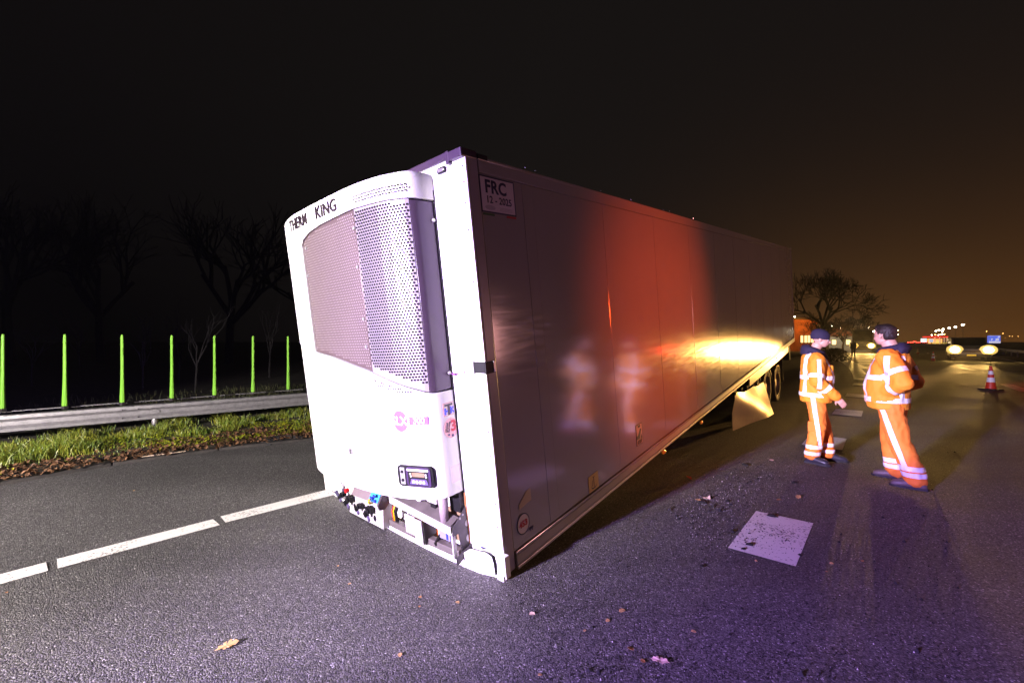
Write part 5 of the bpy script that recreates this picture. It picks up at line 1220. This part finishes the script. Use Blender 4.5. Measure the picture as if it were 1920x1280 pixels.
# ================================================================== DEBRIS ON THE ROAD
leafc = [mat('leaf_tan', (.50, .30, .12), .6, var=.3, vscale=40), mat('leaf_brown', (.32, .15, .05), .6, var=.3, vscale=40), mat('leaf_pale', (.60, .42, .32), .6, var=.2, vscale=40)]
oak = [(0, -1), (.10, -.75), (.30, -.70), (.34, -.5), (.14, -.42), (.42, -.25), (.46, -.02), (.18, -.05), (.5, .25), (.42, .45), (.2, .35), (.30, .72), (.12, .85), (0, 1)]
oak = oak + [(-x*.95, y+.04) for x, y in reversed(oak[1:-1])]
frag = [(-.4, -.5), (.1, -.7), (.5, -.3), (.4, .3), (.1, .6), (-.3, .45), (-.55, 0)]
def ground_pt(px, py): t = 1.6*792/(py-640.); return V3((px-960)/792*t, t, 0)
def road_leaf(px, py, s, outl, m, label, rot, group=None, name='fallen_leaf'):
    p = ground_pt(px, py); bm = bmesh.new(); c0 = bm.verts.new((0, 0, .10)); vv = [bm.verts.new((x, y, .10*abs(x)*3+rnd.uniform(-.02, .12))) for x, y in outl]
    for i in range(len(vv)): bm.faces.new((c0, vv[i], vv[(i+1) % len(vv)]))
    bmesh.ops.scale(bm, vec=(s, s, s), verts=bm.verts); ge = bmesh.ops.solidify(bm, geom=bm.faces[:], thickness=.0012)
    me = bpy.data.meshes.new(name); bm.to_mesh(me); bm.free(); me.materials.append(m)
    o = bpy.data.objects.new(name, me); col.objects.link(o); o.location = (p.x, p.y, .004); o.rotation_euler = (rnd.uniform(-.15, .15), rnd.uniform(-.15, .15), rot)
    return tag(o, label, 'leaf', group)
road_leaf(425, 1212, .055, oak, leafc[0], 'tan lobed oak leaf lying on the asphalt, lower left', -1.0)
road_leaf(1238, 1240, .045, oak, leafc[2], 'pinkish curled leaf near the bottom edge, right of centre', 1.2)
road_leaf(1182, 1217, .030, frag, leafc[1], 'small brown crumpled leaf left of the pinkish leaf', .4)
road_leaf(1166, 1146, .032, frag, leafc[0], 'yellowish leaf scrap on the asphalt right of the trailer corner', 2.0)
road_leaf(997, 1152, .030, frag, leafc[2], 'pale leaf scrap just below the trailer corner', 1.0)
road_leaf(1325, 870+65, .05, oak, leafc[2], 'pale leaf on loose grit near the trailer shadow edge', .4)
road_leaf(1308, 938, .045, frag, leafc[0], 'tan leaf half on dark rubber crumbs by the trailer shadow', .8)
road_leaf(1461, 938, .045, frag, leafc[1], 'orange-brown leaf above the big white block mark', 1.8)
road_leaf(1497, 932, .05, oak, leafc[0], 'tan leaf above the right corner of the white block mark', 2.4)
road_leaf(1446, 863, .05, frag, leafc[2], 'cream leaf between the trailer and the worker with the beanie', .2)
road_leaf(1292, 896, .05, oak, mat('leaf_red', (.60, .09, .02), .6), 'bright orange leaf in the shadow beside the trailer', .2)
road_leaf(1741, 920, .05, frag, leafc[2], 'pale leaf at the feet of the dark-haired worker', .9)
FRAG = [(634, 1061, 'below the coupling box'), (655, 1095, 'with a grey smear, below the coupling box'), (788, 1120, 'below the front bumper, upper of a pair'), (787, 1137, 'below the front bumper, lower of a pair'), (858, 1130, 'left of the trailer corner'), (1139, 1164, 'left of the yellowish leaf scrap'), (1096, 1183, 'midway between corner and bottom edge'), (1205, 1240, 'touching the pinkish leaf on its left'), (1013, 1266, 'at the bottom edge below the trailer corner'), (750, 1229, 'low in the middle of the left foreground'), (12, 1111, 'at the left edge under the white line'), (251, 920, 'between kerb and white edge line'), (1418, 1052, 'below the near edge of the white block mark'), (1559, 1057, 'right of the white block mark'), (1617, 1052, 'farthest right of the white block mark'), (1550, 1072, 'below right of the white block mark'), (1301, 1185, 'between the yellowish scrap and the brown leaf')]
for (x, y, w_) in FRAG:
    road_leaf(x, y, rnd.uniform(.012, .022), frag, leafc[rnd.randrange(2)], 'tiny dry leaf fragment on the asphalt, ' + w_, rnd.uniform(0, 6), 'tiny leaf fragments on the road', name='leaf_fragment')
# loose grit: two materials
def grit(name, n, region, s0, s1, m, label):
    V = []; F = []
    for _ in range(n):
        x, y = region(); s_ = nprng.uniform(s0, s1)*(1+1.5*(nprng.random() < .03)); k = len(V)
        for q in range(5): a = q*1.257+nprng.uniform(-.3, .3); V.append((x+math.cos(a)*s_*nprng.uniform(.6, 1), y+math.sin(a)*s_*nprng.uniform(.6, 1), .001))
        V.append((x+nprng.uniform(-.3, .3)*s_, y, s_*nprng.uniform(.5, 1.1)+.004)); F += [(k+q, k+(q+1) % 5, k+5) for q in range(5)]
    return raw(name, V, F, m, label=label, kind='stuff')
def reg_right():
    while True:
        px, py = nprng.uniform(960, 1800), nprng.uniform(840, 1275); p = ground_pt(px, py)
        return p.x, p.y
def reg_heap():
    a = nprng.uniform(0, 1); px = 1310+a*140+nprng.normal(0, 42); py = 955-a*105+abs(nprng.normal(0, 38)); p = ground_pt(px, py); return p.x, p.y
def reg_block():
    u, v = nprng.uniform(0, 1), nprng.uniform(0, 1); u = .5+(u-.5)*abs(nprng.normal(.6, .3)); a = V3(1.674, 3.274, 0).lerp(V3(2.304, 3.985, 0), u); b = V3(2.017, 3.003, 0).lerp(V3(2.651, 3.716, 0), u); q = a.lerp(b, v); return q.x, q.y
def reg_left():
    px, py = nprng.uniform(0, 960), nprng.uniform(880, 1275); p = ground_pt(px, py); return p.x, p.y
crumb = mat('dark_crumb', (.010, .009, .010), .85, var=.5, vscale=50); pale = mat('pale_grit', (.55, .53, .52), .4)
grit('dark_grit', 1500, reg_right, .003, .007, crumb, 'dark crumbs scattered over the asphalt')
grit('debris_crumbs', 420, reg_heap, .003, .011, crumb, 'heap of black rubber crumbs beside the trailer shadow')
grit('marking_crumbs', 75, reg_block, .004, .011, crumb, 'black crumbs strewn on the white block mark')
grit('white_grit', 700, reg_right, .0010, .0024, pale, 'pale grit glinting on the asphalt right of the trailer')
grit('bright_grit', 450, reg_heap, .002, .004, pale, 'pale grit between the black rubber crumbs')
grit('loose_grit', 220, reg_left, .0008, .0020, pale, 'fine pale grit on the asphalt left of the trailer')
# larger pieces
for px, py, s_, lb in ((1406, 1022, .030, 'black rubber shard on the lower left of the white block mark'), (1394, 1030, .020, 'small black shard at the near edge of the white block mark'), (1448, 968, .040, 'black rubber lump on the far edge of the white block mark'), (1374, 997, .026, 'dark lump left of the white block mark'), (1318, 943, .045, 'black rubber strip near the trailer shadow edge'), (1365, 940, .03, 'black crumb cluster between leaf and block mark'), (1316, 1062, .02, 'dark pebble below the white block mark'), (1398, 872, .05, 'black lump close to the hanging side panel'), (1490, 905, .035, 'black crumb group in front of the beanie worker')):
    p = ground_pt(px, py); m = MB(); bmesh.ops.create_icosphere(m.bm, subdivisions=2, radius=1)
    for v in m.bm.verts: v.co = Vector((v.co.x*s_*(1+noise.noise(v.co*2+p)*.8), v.co.y*s_*.7*(1+noise.noise(v.co*1.7+p*3)*.8), max(-.2, v.co.z)*s_*.35))
    o = m.build('rubber_piece', crumb, label=lb, cat='debris'); o.location = (p.x, p.y, .008); o.rotation_euler = (0, 0, rnd.uniform(0, 3))
# torn tyre tread at the verge
p = V3(-3.70, 6.80, 0); tt = MB(); rings = []
for k in range(13):
    t = k/12; c = p+V3(.62*t-.25, .42*t-.20, 0)+V3(.02*math.sin(k), .02*math.cos(k*2), 0); w = .10+.05*math.sin(t*9)+.03*(1-t); hh = .05+.035*math.sin(t*3.1+.5)
    rings.append([c+V3(-.6*q*w, .8*q*w, max(.004, hh*(1-q*q)*1.1+.004*((j) % 2))) for j, q in enumerate([-1+2*i/9 for i in range(10)])] + [c+V3(-.6*q*w, .8*q*w, max(.0, hh*(1-q*q)*1.1-.014)) for q in [1-2*i/9 for i in range(10)]])
tt.rings(rings).build('torn_tyre_tread', rubber, label='torn strip of black tyre tread beside the verge', cat='tyre tread')
o = MB().tube([V3(-4.98, 5.68, .05), V3(-4.80, 5.80, .055), V3(-4.62, 5.98, .05)], [.006, .008, .004], 6).build('stick', mat('pale_wood', (.5, .38, .28), .7), label='pale splintered stick lying against the kerb', cat='stick')
# grit strip behind the barrier glistening in the lamp light
